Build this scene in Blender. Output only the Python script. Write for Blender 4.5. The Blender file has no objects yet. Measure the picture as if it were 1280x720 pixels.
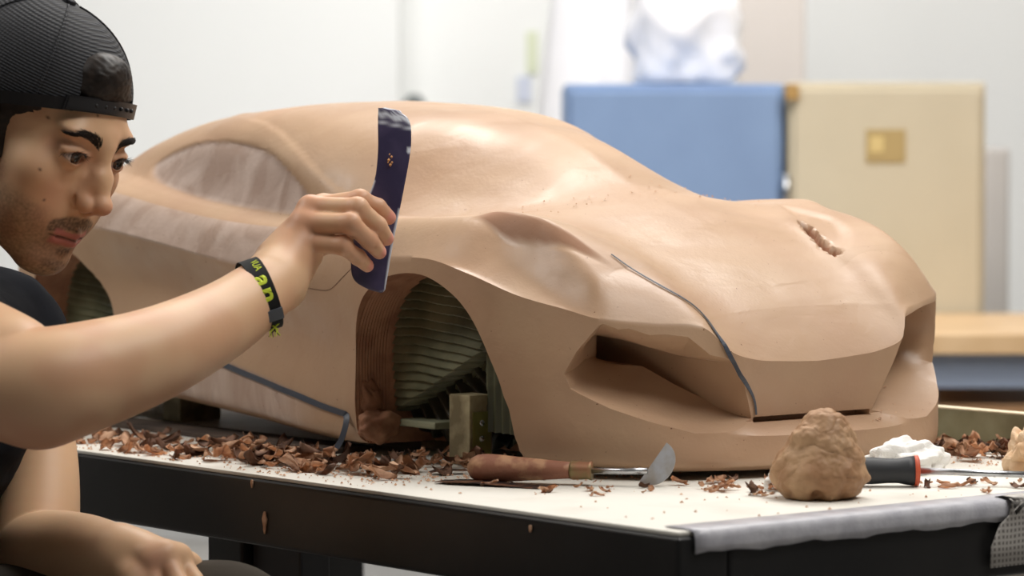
import bpy, bmesh, math, random
import numpy as np
from mathutils import Vector, Matrix, noise
from mathutils.bvhtree import BVHTree
import openvdb as vdb

# ------------------------------------------------------------------ camera
# world: origin on the table top under the clay car's front axle, +x = nose of the car,
# +y = far side, z up; table top at z = 0, floor at z = -0.68
scene = bpy.context.scene
FLOOR = -0.68
cam_d = bpy.data.cameras.new('camera')
cam = bpy.data.objects.new('camera', cam_d)
scene.collection.objects.link(cam)
scene.camera = cam
CAMPOS = Vector((2.37, -2.084, .293))
cam_d.sensor_width = 36.0
cam_d.lens = 36.0 * 3930 / 1280
cam_d.clip_start = .05
cam_d.clip_end = 60
VR = Vector((.6293, .7771, 0)).normalized()
VD = Vector((-.7771, .6293, 0)).normalized()
TH = math.atan(160 / 3930)
FW = VD * math.cos(TH) - Vector((0, 0, 1)) * math.sin(TH)
UP = VD * math.sin(TH) + Vector((0, 0, 1)) * math.cos(TH)
m = Matrix((VR, UP, -FW)).transposed().to_4x4()
m.translation = CAMPOS
cam.matrix_world = m
cam_d.dof.use_dof = True
cam_d.dof.focus_distance = 2.93
cam_d.dof.aperture_fstop = 6.3

# ------------------------------------------------------------------ world and lights
world = bpy.data.worlds.new('world')
scene.world = world
world.use_nodes = True
bgn = world.node_tree.nodes['Background']
bgn.inputs[0].default_value = (1.0, .985, .96, 1)
bgn.inputs[1].default_value = .55
scene.view_settings.view_transform = 'Standard'
scene.view_settings.look = 'None'
scene.view_settings.gamma = 1
scene.view_settings.use_curve_mapping = False
scene.view_settings.exposure = 0.04

def area(name, loc, target, sx, sy, power, col=(1, .97, .93)):
    l = bpy.data.lights.new(name, 'AREA')
    l.spread = 2.9
    l.shape = 'RECTANGLE'; l.size = sx; l.size_y = sy
    l.energy = power; l.color = col
    o = bpy.data.objects.new(name, l)
    scene.collection.objects.link(o)
    o.location = loc
    d = Vector(target) - Vector(loc)
    o.rotation_euler = d.to_track_quat('-Z', 'Y').to_euler()
    return o
# ceiling lights over the workshop, then fill lamps added to brighten dim parts
area('ceiling_and_fill_light', (-.5, .7, 1.98), (-.3, .2, 0), 2.0, .9, 54)
area('ceiling_and_fill_light', (1.2, .2, 1.98), (.7, .0, 0), 1.4, .7, 28)
area('ceiling_and_fill_light', (-.9, -1.5, 1.98), (-.5, -.7, 0), 1.5, .8, 30)  # added fill lamp from camera left
area('ceiling_and_fill_light', (-.7, 1.5, 1.98), (-2.0, 2.5, .1), 1.8, .8, 36)  # added lamp aimed at the cabinet fronts
area('ceiling_and_fill_light', (-2.6, 2.2, 1.98), (-3.6, 3.2, .2), 2.4, 1.2, 48, (1, .99, .98))  # added lamp to brighten the back wall
area('ceiling_and_fill_light', (-1.9, .3, 1.98), (-3.9, 1.6, .1), 2.0, 1.0, 27, (1, .99, .98))  # added lamp to brighten the left of the back wall

# ------------------------------------------------------------------ helpers
COL = scene.collection
def link(o, parent=None):
    COL.objects.link(o)
    if parent is not None: o.parent = parent
    return o
def tag(o, label=None, cat=None, group=None, kind=None):
    if label: o['label'] = label
    if cat: o['category'] = cat
    if group: o['group'] = group
    if kind: o['kind'] = kind
    return o
def empty(name, loc=(0, 0, 0), rot=(0, 0, 0)):
    o = bpy.data.objects.new(name, None)
    o.location = loc; o.rotation_euler = rot
    o.empty_display_size = .05
    return link(o)
def mesh_np(name, V, F, mat=None, parent=None, smooth=True):
    me = bpy.data.meshes.new(name)
    me.from_pydata([tuple(map(float, p)) for p in V], [], [tuple(int(i) for i in f) for f in F])
    if mat: me.materials.append(mat)
    me.update()
    if smooth: me.polygons.foreach_set('use_smooth', [True] * len(me.polygons))
    return link(bpy.data.objects.new(name, me), parent)
def bm_obj(name, bm, mat=None, parent=None, smooth=False):
    me = bpy.data.meshes.new(name)
    bmesh.ops.recalc_face_normals(bm, faces=bm.faces)
    bm.to_mesh(me); bm.free()
    if mat: me.materials.append(mat)
    if smooth: me.polygons.foreach_set('use_smooth', [True] * len(me.polygons))
    return link(bpy.data.objects.new(name, me), parent)
def add_box(bm, lo, hi, M=None, bev=0, seg=2):
    r = bmesh.ops.create_cube(bm, size=1)
    vs = r['verts']
    for v_ in vs:
        v_.co = Vector([lo[i] + (v_.co[i] + .5) * (hi[i] - lo[i]) for i in range(3)])
    if bev:
        es = list({e for v_ in vs for e in v_.link_edges})
        g = bmesh.ops.bevel(bm, geom=es, offset=bev, segments=seg, affect='EDGES', profile=.6)
        vs = list({v_ for f in g['faces'] for v_ in f.verts} | {v_ for v_ in vs if v_.is_valid})
    if M is not None:
        for v_ in vs: v_.co = M @ v_.co
    return vs
def add_tube(bm, pts, rad, n=16, caps=True, flat=None):
    """tube through pts; rad scalar or list; flat=(a,b) scales the two cross axes"""
    pts = [Vector(p) for p in pts]
    if not hasattr(rad, '__len__'): rad = [rad] * len(pts)
    rings = []
    up = None
    for i, p in enumerate(pts):
        t = (pts[min(i + 1, len(pts) - 1)] - pts[max(i - 1, 0)]).normalized()
        if up is None:
            up = Vector((0, 0, 1)) if abs(t.z) < .9 else Vector((1, 0, 0))
        s = t.cross(up).normalized(); up = s.cross(t).normalized()
        a, b = flat or (1, 1)
        rings.append([bm.verts.new(p + s * math.cos(q) * rad[i] * a + up * math.sin(q) * rad[i] * b)
                      for q in [2 * math.pi * k / n for k in range(n)]])
    for A, B in zip(rings, rings[1:]):
        for k in range(n):
            bm.faces.new((A[k], A[(k + 1) % n], B[(k + 1) % n], B[k]))
    if caps:
        bm.faces.new(rings[0][::-1]); bm.faces.new(rings[-1])
    return rings
def add_prism(bm, poly, h0, h1, axis='z'):
    """extrude a 2D polygon between h0 and h1 along axis"""
    def P(a, b, h):
        return {'z': (a, b, h), 'y': (a, h, b), 'x': (h, a, b)}[axis]
    A = [bm.verts.new(P(a, b, h0)) for a, b in poly]
    B = [bm.verts.new(P(a, b, h1)) for a, b in poly]
    n = len(poly)
    bm.faces.new(A[::-1]); bm.faces.new(B)
    for k in range(n):
        bm.faces.new((A[k], A[(k + 1) % n], B[(k + 1) % n], B[k]))

# ---- materials
def srgb(r, g, b):
    f = lambda c: (c / 255 / 12.92) if c / 255 <= .04045 else ((c / 255 + .055) / 1.055) ** 2.4
    return (f(r), f(g), f(b), 1)
def mat(name, col, rough=.5, metal=0, spec=.5, mix=None, mix_scale=5, mix_w=(.4, .6), bump=0, bump_scale=60,
        bump_dist=.001, rough_var=None, detail=4, coat=0, sss=0, trans=0, ior=1.45, sheen=0):
    m_ = bpy.data.materials.new(name); m_.use_nodes = True
    nt = m_.node_tree; N = nt.nodes; L = nt.links
    p = N['Principled BSDF']
    p.inputs['Base Color'].default_value = col
    p.inputs['Roughness'].default_value = rough
    p.inputs['Metallic'].default_value = metal
    p.inputs['Specular IOR Level'].default_value = spec
    p.inputs['Coat Weight'].default_value = coat
    p.inputs['Transmission Weight'].default_value = trans
    p.inputs['IOR'].default_value = ior
    p.inputs['Sheen Weight'].default_value = sheen
    if sss:
        p.inputs['Subsurface Weight'].default_value = sss
        p.inputs['Subsurface Radius'].default_value = (1, .35, .2)
        p.inputs['Subsurface Scale'].default_value = .006
    tc = N.new('ShaderNodeTexCoord')
    def noise_(scale, det=detail):
        n_ = N.new('ShaderNodeTexNoise'); n_.inputs['Scale'].default_value = scale
        n_.inputs['Detail'].default_value = det
        L.new(tc.outputs['Object'], n_.inputs['Vector']); return n_
    if mix:
        n_ = noise_(mix_scale); r_ = N.new('ShaderNodeMapRange')
        r_.inputs['From Min'].default_value = mix_w[0]; r_.inputs['From Max'].default_value = mix_w[1]
        L.new(n_.outputs['Fac'], r_.inputs['Value'])
        x = N.new('ShaderNodeMix'); x.data_type = 'RGBA'
        x.inputs[6].default_value = col; x.inputs[7].default_value = mix
        L.new(r_.outputs[0], x.inputs[0]); L.new(x.outputs[2], p.inputs['Base Color'])
    if rough_var:
        n_ = noise_(rough_var[2]); r_ = N.new('ShaderNodeMapRange')
        r_.inputs['From Min'].default_value = .35; r_.inputs['From Max'].default_value = .65
        r_.inputs['To Min'].default_value = rough_var[0]; r_.inputs['To Max'].default_value = rough_var[1]
        L.new(n_.outputs['Fac'], r_.inputs['Value']); L.new(r_.outputs[0], p.inputs['Roughness'])
    if bump:
        n_ = noise_(bump_scale, 6); b_ = N.new('ShaderNodeBump')
        b_.inputs['Strength'].default_value = bump; b_.inputs['Distance'].default_value = bump_dist
        L.new(n_.outputs['Fac'], b_.inputs['Height']); L.new(b_.outputs[0], p.inputs['Normal'])
    return m_
def dup(o, loc=None, rot=None, scale=None):
    c = o.copy(); COL.objects.link(c)
    if loc is not None: c.location = loc
    if rot is not None: c.rotation_euler = rot
    if scale is not None: c.scale = scale
    return c
# ------------------------------------------------------------------ the room
def wpt(px, py, dep):
    """a real-world position at a known distance from the camera"""
    w = FW + VR * ((px - 640) / 3930) + UP * ((360 - py) / 3930)
    return CAMPOS + w * dep
def frame_at(px, py, dep, rz=0):
    """placement matrix, x to the right across the view, y away, z up"""
    p = wpt(px, py, dep)
    return Matrix.Translation((p.x, p.y, 0)) @ Matrix.Rotation(math.atan2(VR.y, VR.x) + rz, 4, 'Z')
m_floor = mat('grey_concrete_floor', srgb(150, 148, 145), .6, mix=srgb(165, 162, 158), mix_scale=2)
m_wall = mat('white_plaster_wall', srgb(246, 247, 245), .85, bump=.1, bump_scale=120)
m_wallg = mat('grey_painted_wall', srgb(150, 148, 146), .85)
m_ceil = mat('white_ceiling', srgb(238, 238, 236), .9)
def struct(o):
    o['kind'] = 'structure'; return o
W0 = Matrix.Rotation(math.atan2(VR.y, VR.x), 4, 'Z')        # room is square to the view
def roombox(name, lo, hi, mt, M=None):
    bm = bmesh.new(); add_box(bm, lo, hi, M if M is not None else RM)
    return struct(bm_obj(name, bm, mt))
RM = Matrix.Translation((CAMPOS.x, CAMPOS.y, 0)) @ W0       # x right, y away from the camera
roombox('floor', (-3.6, -1.4, FLOOR - .1), (3.6, 8.3, FLOOR), m_floor)
roombox('wall_back', (-3.6, 8.2, FLOOR), (3.6, 8.3, 2.05), m_wall)
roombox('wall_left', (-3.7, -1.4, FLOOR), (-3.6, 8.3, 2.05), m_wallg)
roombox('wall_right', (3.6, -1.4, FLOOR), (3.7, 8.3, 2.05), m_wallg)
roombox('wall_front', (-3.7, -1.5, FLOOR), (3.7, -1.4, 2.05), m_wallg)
roombox('ceiling', (-3.7, -1.5, 2.05), (3.7, 8.3, 2.15), m_ceil)
# shallow pier in the back wall left of centre, its edge shows behind the roof
roombox('wall_pier', (-3.6, 8.05, FLOOR), (-.29, 8.2, 2.05), m_wall)
roombox('baseboard_back', (-3.6, 8.03, FLOOR), (3.6, 8.05, FLOOR + .1), mat('grey_skirting', srgb(190, 190, 188), .6))

# blue cabinet and beige cabinet against the right of the back wall
def cabinet(name, x0, x1, y0, depth, ztop, mt, label, door_split=False, handle=True, plate=None):
    t = empty(name); t.matrix_world = RM @ Matrix.Translation(((x0 + x1) / 2, y0, FLOOR))
    w = (x1 - x0) / 2; h = ztop - FLOOR
    bm = bmesh.new(); add_box(bm, (-w, 0, .04), (w, depth, h), bev=.006)
    add_box(bm, (-w + .03, .04, 0), (w - .03, depth - .03, .05))
    bm_obj('body', bm, mt, t)
    bm = bmesh.new(); add_box(bm, (-w + .012, -.018, .07), (w - .012, -.001, h - .015), bev=.004)
    d = bm_obj('door', bm, mt, t)
    if handle:
        bm = bmesh.new(); add_tube(bm, [(w - .06, -.018, h * .48), (w - .06, -.05, h * .48), (w - .06, -.05, h * .56), (w - .06, -.018, h * .56)], .006)
        bm_obj('handle', bm, m_steel, d, True)
    for z_ in (.25, h - .25):
        bm = bmesh.new(); add_tube(bm, [(-w - .004, -.004, z_), (-w - .004, -.004, z_ + .07)], .007)
        bm_obj('hinge', bm, m_steel, t, True)
    tag(t, label, 'cabinet')
    return t, w, h
m_steel = mat('brushed_steel', srgb(190, 192, 196), .3, 1, rough_var=(.22, .42, 40))
m_blue = mat('blue_painted_steel', srgb(134, 159, 196), .5, mix=srgb(126, 150, 187), mix_scale=3)
m_beige = mat('beige_painted_steel', srgb(205, 194, 170), .55, mix=srgb(199, 188, 164), mix_scale=3)
DC = 6.2
X = lambda px, d=DC: (px - 640) / 3930 * d
Z = lambda py, d=DC: .293 + (200 - py) / 3930 * d
ct, w_, h_ = cabinet('storage_cabinet', X(706), X(979), DC, .45, Z(105), m_blue,
                     'blue steel storage cabinet standing in the background left of the beige one')
cb, w_, h_ = cabinet('storage_cabinet', X(984), X(1229), DC - .02, .42, Z(103, DC - .02), m_beige,
                     'beige steel storage cabinet with a mustard yellow label on its door', handle=False)
bm = bmesh.new()
lx0, lx1 = X(1079) - (X(984) + X(1229)) / 2, X(1128) - (X(984) + X(1229)) / 2
lz0, lz1 = Z(203) - FLOOR, Z(162) - FLOOR
add_box(bm, (lx0, -.022, lz0), (lx1, -.0185, lz1), bev=.001)
lab = bm_obj('label_plate', bm, mat('mustard_label', srgb(178, 154, 104), .6), cb)
tag(lab, 'mustard yellow label plate')
bm = bmesh.new(); add_box(bm, (lx0 + .008, -.0235, lz0 + .02), (lx0 + .034, -.0221, lz1 - .014)); 
bm_obj('label_print', bm, mat('label_print_tan', srgb(214, 190, 130), .6), lab)
bm = bmesh.new(); add_box(bm, (-w_ - .008, -.03, h_ - .035), (-w_ + .018, -.019, h_ - .004), bev=.002)
bm_obj('latch', bm, mat('brass_latch', srgb(176, 140, 84), .5), cb)

# white draped dust sheet over a tall frame, left of the cabinets
m_cloth = mat('white_cotton_sheet', srgb(248, 247, 250), .9, bump=.15, bump_scale=12, bump_dist=.02)
def draped(name, pts_left, pts_right, y0, depth, label, cat, mt, seed=1):
    rnd = random.Random(seed)
    rows = len(pts_left); nc = 26
    V = []; F = []
    for i in range(rows):
        (xl, z_), (xr, _) = pts_left[i], pts_right[i]
        for j in range(nc * 2):
            a = 2 * math.pi * j / (nc * 2)
            cx, hw = (xl + xr) / 2, (xr - xl) / 2
            fold = 1 + .025 * math.sin(a * 7 + i * .25) + .012 * math.sin(a * 11 + 1.3 - i * .3)
            V.append((cx + hw * math.cos(a) * fold, y0 + depth * math.sin(a) * fold, z_))
    n = nc * 2
    for i in range(rows - 1):
        for j in range(n):
            F.append((i * n + j, i * n + (j + 1) % n, (i + 1) * n + (j + 1) % n, (i + 1) * n + j))
    F.append(tuple(range(n))[::-1]); F.append(tuple(range((rows - 1) * n, rows * n)))
    V = [tuple(RM @ Vector(p)) for p in V]
    o = mesh_np(name, V, F, mt)
    tag(o, label, cat)
    return o
D2 = 6.9
zz = [FLOOR + .0, -.3, .2, .45, .62, .78, .86, .9]
L_ = [(X(640, D2), zz[0]), (X(648, D2), zz[1]), (X(664, D2), zz[2]), (X(676, D2), zz[3]), (X(688, D2), zz[4]), (X(700, D2), zz[5]), (X(715, D2), zz[6]), (X(745, D2), zz[7])]
R_ = [(X(830, D2), zz[0]), (X(826, D2), zz[1]), (X(820, D2), zz[2]), (X(814, D2), zz[3]), (X(808, D2), zz[4]), (X(803, D2), zz[5]), (X(796, D2), zz[6]), (X(770, D2), zz[7])]
draped('dust_sheet', L_, R_, D2 + .25, .16, 'tall white sheet draped over a stand behind the windscreen of the clay car', 'dust sheet', m_cloth)
# white plastic sack sagging on top of the blue cabinet and the brown grey board behind it
def blob(name, c, rad, amp, sc, seed, mt, sub=5, M=None, squash=None):
    bm = bmesh.new(); bmesh.ops.create_icosphere(bm, subdivisions=sub, radius=1)
    off = Vector((seed * 3.1, seed * 1.7, seed * .9))
    for v_ in bm.verts:
        d = v_.co.normalized()
        k = 1 + amp * noise.fractal(d * sc + off, 1.0, 2.0, 4)
        q = Vector((d.x * rad[0] * k, d.y * rad[1] * k, d.z * rad[2] * k))
        if squash is not None and q.z < squash: q.z = squash + (q.z - squash) * .05
        v_.co = q + Vector(c)
        if M is not None: v_.co = M @ v_.co
    return bm_obj(name, bm, mt, None, True)
zc = Z(105)
o = blob('plastic_sack', (X(862), DC + .22, zc + .106), (.115, .12, .135), .3, 1.5, 3, m_cloth, 4, RM, -.1)
tag(o, 'bulging white sack lying on top of the blue cabinet', 'sack')
bm = bmesh.new(); add_box(bm, (X(922, 7.3), 7.3, FLOOR), (X(1006, 7.3), 7.34, 1.25), RM, .004)
tag(bm_obj('leaning_board', bm, mat('taupe_board', srgb(205, 197, 190), .8)), 'tall taupe board standing upright behind the two cabinets', 'board')
# tall pale grey panel right of the beige cabinet
bm = bmesh.new(); add_box(bm, (X(1232, 7.2), 7.2, FLOOR), (X(1262, 7.2), 7.4, Z(185, 7.2)), RM, .01)
tag(bm_obj('locker', bm, mat('grey_locker_paint', srgb(196, 190, 184), .7)), 'narrow pale grey locker right of the beige cabinet', 'locker')
# notice sheets on the wall
for (a, b, c, d, col, nm) in ((658, 672, 40, 92, srgb(226, 232, 205), 'pale green paper notice pinned to the back wall'),
                              (646, 664, 96, 128, srgb(214, 220, 236), 'pale blue paper notice pinned low on the back wall')):
    bm = bmesh.new(); add_box(bm, (X(a, 8.2), 8.19, Z(d, 8.2)), (X(b, 8.2), 8.198, Z(c, 8.2)), RM)
    tag(bm_obj('paper_notice', bm, mat('notice_' + nm.split()[1], col, .9)), nm, 'notice')
bm = bmesh.new(); add_tube(bm, [RM @ Vector((X(518, 7.9), 7.9, Z(240, 7.9))), RM @ Vector((X(518, 7.9), 7.9, Z(128, 7.9))), RM @ Vector((X(518, 7.9), 7.9, Z(118, 7.9)))], [.03, .03, .012])
add_tube(bm, [RM @ Vector((X(518, 7.9), 7.9, FLOOR)), RM @ Vector((X(518, 7.9), 7.9, Z(238, 7.9)))], .012)
tag(bm_obj('floor_stand', bm, mat('dark_grey_plastic', srgb(110, 116, 116), .6), None, True), 'grey topped stand peeking above the clay roof in the background', 'stand')

# workbench at the right
m_benchtop = mat('pine_bench_top', srgb(214, 182, 142), .5, mix=srgb(200, 166, 124), mix_scale=6)
m_benchblue = mat('grey_blue_bench_steel', srgb(150, 162, 184), .5)
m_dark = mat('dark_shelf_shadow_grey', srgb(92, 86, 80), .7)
DB = 5.4
t = empty('workbench'); t.matrix_world = RM @ Matrix.Translation((X(1120, DB), DB, FLOOR))
bx = X(1120, DB)
def bpart(name, lo, hi, mt, par=t, bev=.003):
    bm = bmesh.new(); add_box(bm, lo, hi, bev=bev); return bm_obj(name, bm, mt, par)
zb = Z(418, DB) - FLOOR
bpart('worktop', (0, 0, zb - .035), (1.5, .75, zb), m_benchtop)
bpart('apron', (.02, .03, zb - .095), (1.48, .06, zb - .036), m_benchblue)
bpart('lower_shelf', (.03, .05, zb - .15), (1.47, .7, zb - .125), mat('ochre_wood_shelf', srgb(170, 130, 92), .6))
for xx in (.03, 1.41):
    for yy in (.06, .64):
        bpart('leg', (xx, yy, 0), (xx + .05, yy + .05, zb - .036), m_benchblue)
bpart('shelf_shade_block', (.1, .1, .12), (1.38, .66, zb - .16), m_dark)  # dark block standing in for the shade under the shelf
tag(t, 'pine topped workbench with a grey blue apron at the right behind the car', 'workbench')
# ------------------------------------------------------------------ work table
m_black = mat('black_painted_steel', srgb(26, 26, 27), .38, mix=srgb(34, 33, 33), mix_scale=9, spec=.45, bump=.05, bump_scale=200)
m_top = mat('white_laminate_top', srgb(226, 223, 214), .5, mix=srgb(206, 201, 190), mix_scale=9, mix_w=(.5, .75), bump=.15, bump_scale=80)
TX0, TX1, TY0, TY1 = -1.32, .536, -.43, .47
table = empty('work_table', (0, 0, FLOOR))
tag(table, 'black steel framed work table with a scuffed white top under the clay car', 'table')
tz = -FLOOR
bm = bmesh.new(); add_box(bm, (TX0, TY0, tz - .0035), (TX1, TY1, tz), bev=.0010)
bm_obj('table_top', bm, m_top, table)
def rail(lo, hi, name='frame_rail'):
    bm = bmesh.new(); add_box(bm, lo, hi, bev=.004, seg=3); return bm_obj(name, bm, m_black, table)
rz0, rz1 = tz - .066, tz - .0038
rail((TX0, TY0 - .004, rz0), (TX1 + .004, TY0 + .05, rz1))
rail((TX0, TY1 - .05, rz0), (TX1 + .004, TY1 + .004, rz1))
rail((TX1 - .046, TY0 + .051, rz0), (TX1 + .004, TY1 - .051, rz1))
rail((TX0, TY0 + .051, rz0), (TX0 + .05, TY1 - .051, rz1))
for (x_, y_) in ((-.180, TY0 + .03), (TX0 + .1, TY0 + .03), (-1.33 + .30, TY1 - .16), (TX1 - .12, TY1 - .09)):
    rail((x_, y_, .0), (x_ + .06, y_ + .06, rz0 - .0005), 'leg')
# the wide dark panel beside the leg
bm = bmesh.new(); add_box(bm, (-.117, TY0 + .04, .25), (-.037, TY0 + .075, rz0 - .0005), bev=.003)
bm_obj('side_plate', bm, mat('dark_grey_steel_plate', srgb(48, 48, 52), .5), table)
# bolts at the corner
for (x_, z_) in ((TX1 - .02, -.045),):
    bm = bmesh.new(); bmesh.ops.create_cone(bm, cap_ends=True, segments=12, radius1=.0035, radius2=.003, depth=.004,
        matrix=Matrix.Translation((x_, TY0 - .006, tz + z_)) @ Matrix.Rotation(math.pi / 2, 4, 'X'))
    bm_obj('bolt', bm, m_steel, table, True)
bm = bmesh.new(); bmesh.ops.create_cone(bm, cap_ends=True, segments=16, radius1=.0058, radius2=.0048, depth=.004,
    matrix=Matrix.Translation((TX1 + .006, TY0 + .022, tz - .047)) @ Matrix.Rotation(math.pi / 2, 4, 'Y'))
bm_obj('bolt', bm, m_steel, table, True)
# pale adhesive film wrapped along the front edge
m_film = mat('milky_plastic_film', srgb(198, 198, 204), .3, bump=.4, bump_scale=300, mix=srgb(176, 176, 184), mix_scale=40)
V = []; F = []
nn = 60
for i in range(nn + 1):
    y_ = TY0 + .012 + (TY1 - .03 - TY0) * i / nn
    w = .0012 * math.sin(i * .9) + .0008 * math.sin(i * 2.3)
    prof = [(TX1 - .03, .0008), (TX1 - .004, .0010), (TX1 + .0045, -.0005), (TX1 + .0062 + w * .3, -.006), (TX1 + .0064 + w * .5, -.012), (TX1 + .0060, -.0175 + w)]
    V += [(x_, y_, tz + z_) for x_, z_ in prof]
for i in range(nn):
    for k in range(5):
        a = i * 6 + k; F.append((a, a + 1, a + 7, a + 6))
o = mesh_np('edge_film', V, F, m_film, table)
s_ = o.modifiers.new('s', 'SOLIDIFY'); s_.thickness = .0006; s_.offset = 1
# ------------------------------------------------------------------ the clay car model
# half body: columns run round the plan outline (tail centre -> side -> nose centre), rows run from
# the underside up over the flank to the centre line.  (x, w, z), w = distance from the centre line
R_NAMES = 'b0 b1 r2 r3 E c5 c6 c7 c8 c9 c10 c11'.split()
def side(x, *wz, dx=None):
    dx = dx or {}
    return [(x + dx.get(i, 0), w, z) for i, (w, z) in enumerate(wz)]
COLS = []
def addc(pts, cr=None): COLS.append((pts, cr or {}))
def rearc(t):     # t: 0 centre .. 1 corner
    return None
addc([(-.80, 0, .05), (-.845, 0, .055), (-.855, 0, .10), (-.86, 0, .15), (-.872, 0, .20), (-.868, 0, .232), (-.86, 0, .244), (-.85, 0, .252), (-.835, 0, .261), (-.82, 0, .269), (-.80, 0, .278), (-.785, 0, .284)])
addc([(-.79, .10, .05), (-.842, .105, .055), (-.852, .107, .10), (-.858, .11, .15), (-.866, .11, .20), (-.860, .10, .232), (-.85, .09, .244), (-.84, .08, .253), (-.826, .06, .263), (-.81, .04, .27), (-.793, .02, .281), (-.775, 0, .289)])
addc([(-.77, .18, .048), (-.822, .192, .053), (-.832, .198, .10), (-.838, .205, .15), (-.84, .203, .20), (-.828, .175, .236), (-.818, .155, .247), (-.806, .135, .258), (-.792, .105, .27), (-.78, .07, .279), (-.768, .035, .287), (-.76, 0, .294)])
addc([(-.755, .2, .045), (-.785, .228, .05), (-.792, .242, .09), (-.797, .25, .14), (-.795, .243, .205), (-.784, .212, .246), (-.776, .185, .257), (-.768, .157, .267), (-.758, .12, .28), (-.75, .085, .288), (-.743, .04, .295), (-.738, 0, .302)])
addc(side(-.73, (.2, .04), (.248, .045), (.258, .08), (.263, .14), (.262, .214), (.233, .258), (.203, .269), (.173, .277), (.132, .291), (.1, .300), (.055, .308), (0, .311)))
addc(side(-.68, (.2, .035), (.25, .04), (.262, .08), (.266, .14), (.268, .219), (.242, .263), (.214, .273), (.188, .280), (.148, .305), (.115, .317), (.065, .326), (0, .329)))
addc(side(-.60, (.2, .034), (.248, .042), (.256, .10), (.252, .155), (.27, .220), (.246, .256), (.225, .266), (.206, .273), (.165, .313), (.132, .331), (.072, .341), (0, .344)), dict(E=.6, c7=.5))
addc(side(-.50, (.2, .033), (.245, .042), (.252, .097), (.234, .15), (.266, .209), (.242, .241), (.227, .250), (.214, .255), (.178, .314), (.143, .338), (.078, .351), (0, .355)), dict(E=.8, c7=.6, r2=.6))
addc(side(-.40, (.2, .028), (.248, .036), (.254, .086), (.237, .135), (.262, .195), (.240, .229), (.224, .238), (.212, .242), (.181, .302), (.146, .335), (.08, .353), (0, .358)), dict(E=.7, c7=.6, r2=.8))
addc(side(-.30, (.2, .020), (.250, .029), (.256, .069), (.244, .12), (.262, .184), (.238, .223), (.220, .231), (.209, .235), (.186, .287), (.142, .326), (.08, .347), (0, .353)), dict(E=.4, c7=.6, r2=.8))
addc(side(-.22, (.2, .014), (.251, .021), (.257, .053), (.250, .11), (.262, .182), (.239, .222), (.219, .231), (.205, .237), (.172, .276), (.132, .311), (.075, .335), (0, .343)), dict(c7=.7, r2=.7))
addc(side(-.16, (.2, .012), (.252, .018), (.259, .042), (.256, .10), (.263, .186), (.236, .227), (.212, .234), (.193, .237), (.155, .262), (.118, .289), (.068, .317), (0, .329)), dict(c7=.8))
addc(side(-.115, (.2, .012), (.254, .018), (.261, .042), (.261, .10), (.265, .193), (.232, .233), (.204, .235), (.178, .236), (.143, .254), (.108, .277), (.063, .303), (0, .316)), dict(c7=.8))
addc(side(-.05, (.2, .011), (.259, .018), (.265, .045), (.266, .11), (.267, .199), (.229, .236), (.194, .236), (.153, .2395), (.125, .249), (.095, .262), (.055, .278), (0, .288)), dict(c7=.8, E=.6))
addc(side(.0, (.2, .010), (.261, .018), (.266, .05), (.267, .12), (.267, .199), (.222, .238), (.187, .237), (.15, .240), (.105, .247), (.075, .253), (.04, .260), (0, .264)), dict(c7=.2, E=.9))
addc(side(.06, (.2, .010), (.256, .017), (.263, .06), (.264, .12), (.264, .186), (.222, .240), (.185, .234), (.15, .236), (.115, .240), (.08, .245), (.04, .250), (0, .252)), dict(E=1))
addc(side(.12, (.2, .010), (.244, .016), (.252, .07), (.253, .11), (.252, .167), (.217, .217), (.185, .214), (.15, .217), (.115, .222), (.08, .227), (.04, .231), (0, .233)), dict(E=1))
addc([(.14, .2, .010), (.160, .230, .015), (.164, .239, .086), (.166, .240, .108), (.164, .236, .1565), (.162, .206, .191), (.162, .178, .194), (.161, .15, .198), (.160, .115, .204), (.159, .08, .209), (.157, .04, .212), (.155, 0, .213)], dict(E=1, r2=.3))
addc([(.16, .18, .010), (.196, .208, .014), (.191, .225, .078), (.195, .226, .10), (.197, .221, .1480), (.190, .193, .174), (.187, .165, .178), (.184, .138, .183), (.181, .107, .188), (.178, .075, .192), (.176, .038, .195), (.174, 0, .197)], dict(E=1, r2=.8))
addc([(.18, .14, .010), (.236, .176, .013), (.228, .192, .056), (.226, .186, .09), (.219, .177, .1430), (.213, .160, .158), (.212, .140, .165), (.207, .117, .170), (.202, .09, .175), (.198, .062, .179), (.195, .03, .182), (.192, 0, .184)], dict(E=1, r2=1))
addc([(.2, .10, .010), (.261, .130, .012), (.252, .148, .042), (.250, .143, .078), (.241, .132, .1385), (.240, .128, .1485), (.233, .108, .153), (.227, .088, .158), (.221, .068, .162), (.216, .047, .165), (.212, .024, .168), (.209, 0, .170)], dict(E=1, r2=1))
addc([(.205, .085, .010), (.269, .106, .012), (.261, .118, .041), (.257, .113, .056), (.2555, .112, .1170), (.246, .104, .131), (.239, .088, .138), (.233, .072, .144), (.228, .056, .148), (.223, .039, .153), (.219, .02, .156), (.217, 0, .158)], dict(E=1, r2=1))
addc([(.21, .06, .010), (.275, .075, .012), (.272, .082, .039), (.247, .080, .0505), (.2555, .082, .1085), (.249, .075, .119), (.243, .065, .127), (.238, .053, .134), (.233, .041, .139), (.229, .028, .144), (.226, .014, .147), (.224, 0, .149)], dict(E=1, r2=1, r3=1))
addc([(.217, .035, .010), (.278, .04, .012), (.277, .045, .0385), (.246, .045, .0505), (.2545, .044, .1055), (.250, .041, .113), (.246, .036, .119), (.242, .03, .125), (.239, .023, .130), (.236, .016, .134), (.234, .008, .137), (.232, 0, .139)], dict(E=1, r2=1, r3=1))
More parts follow.
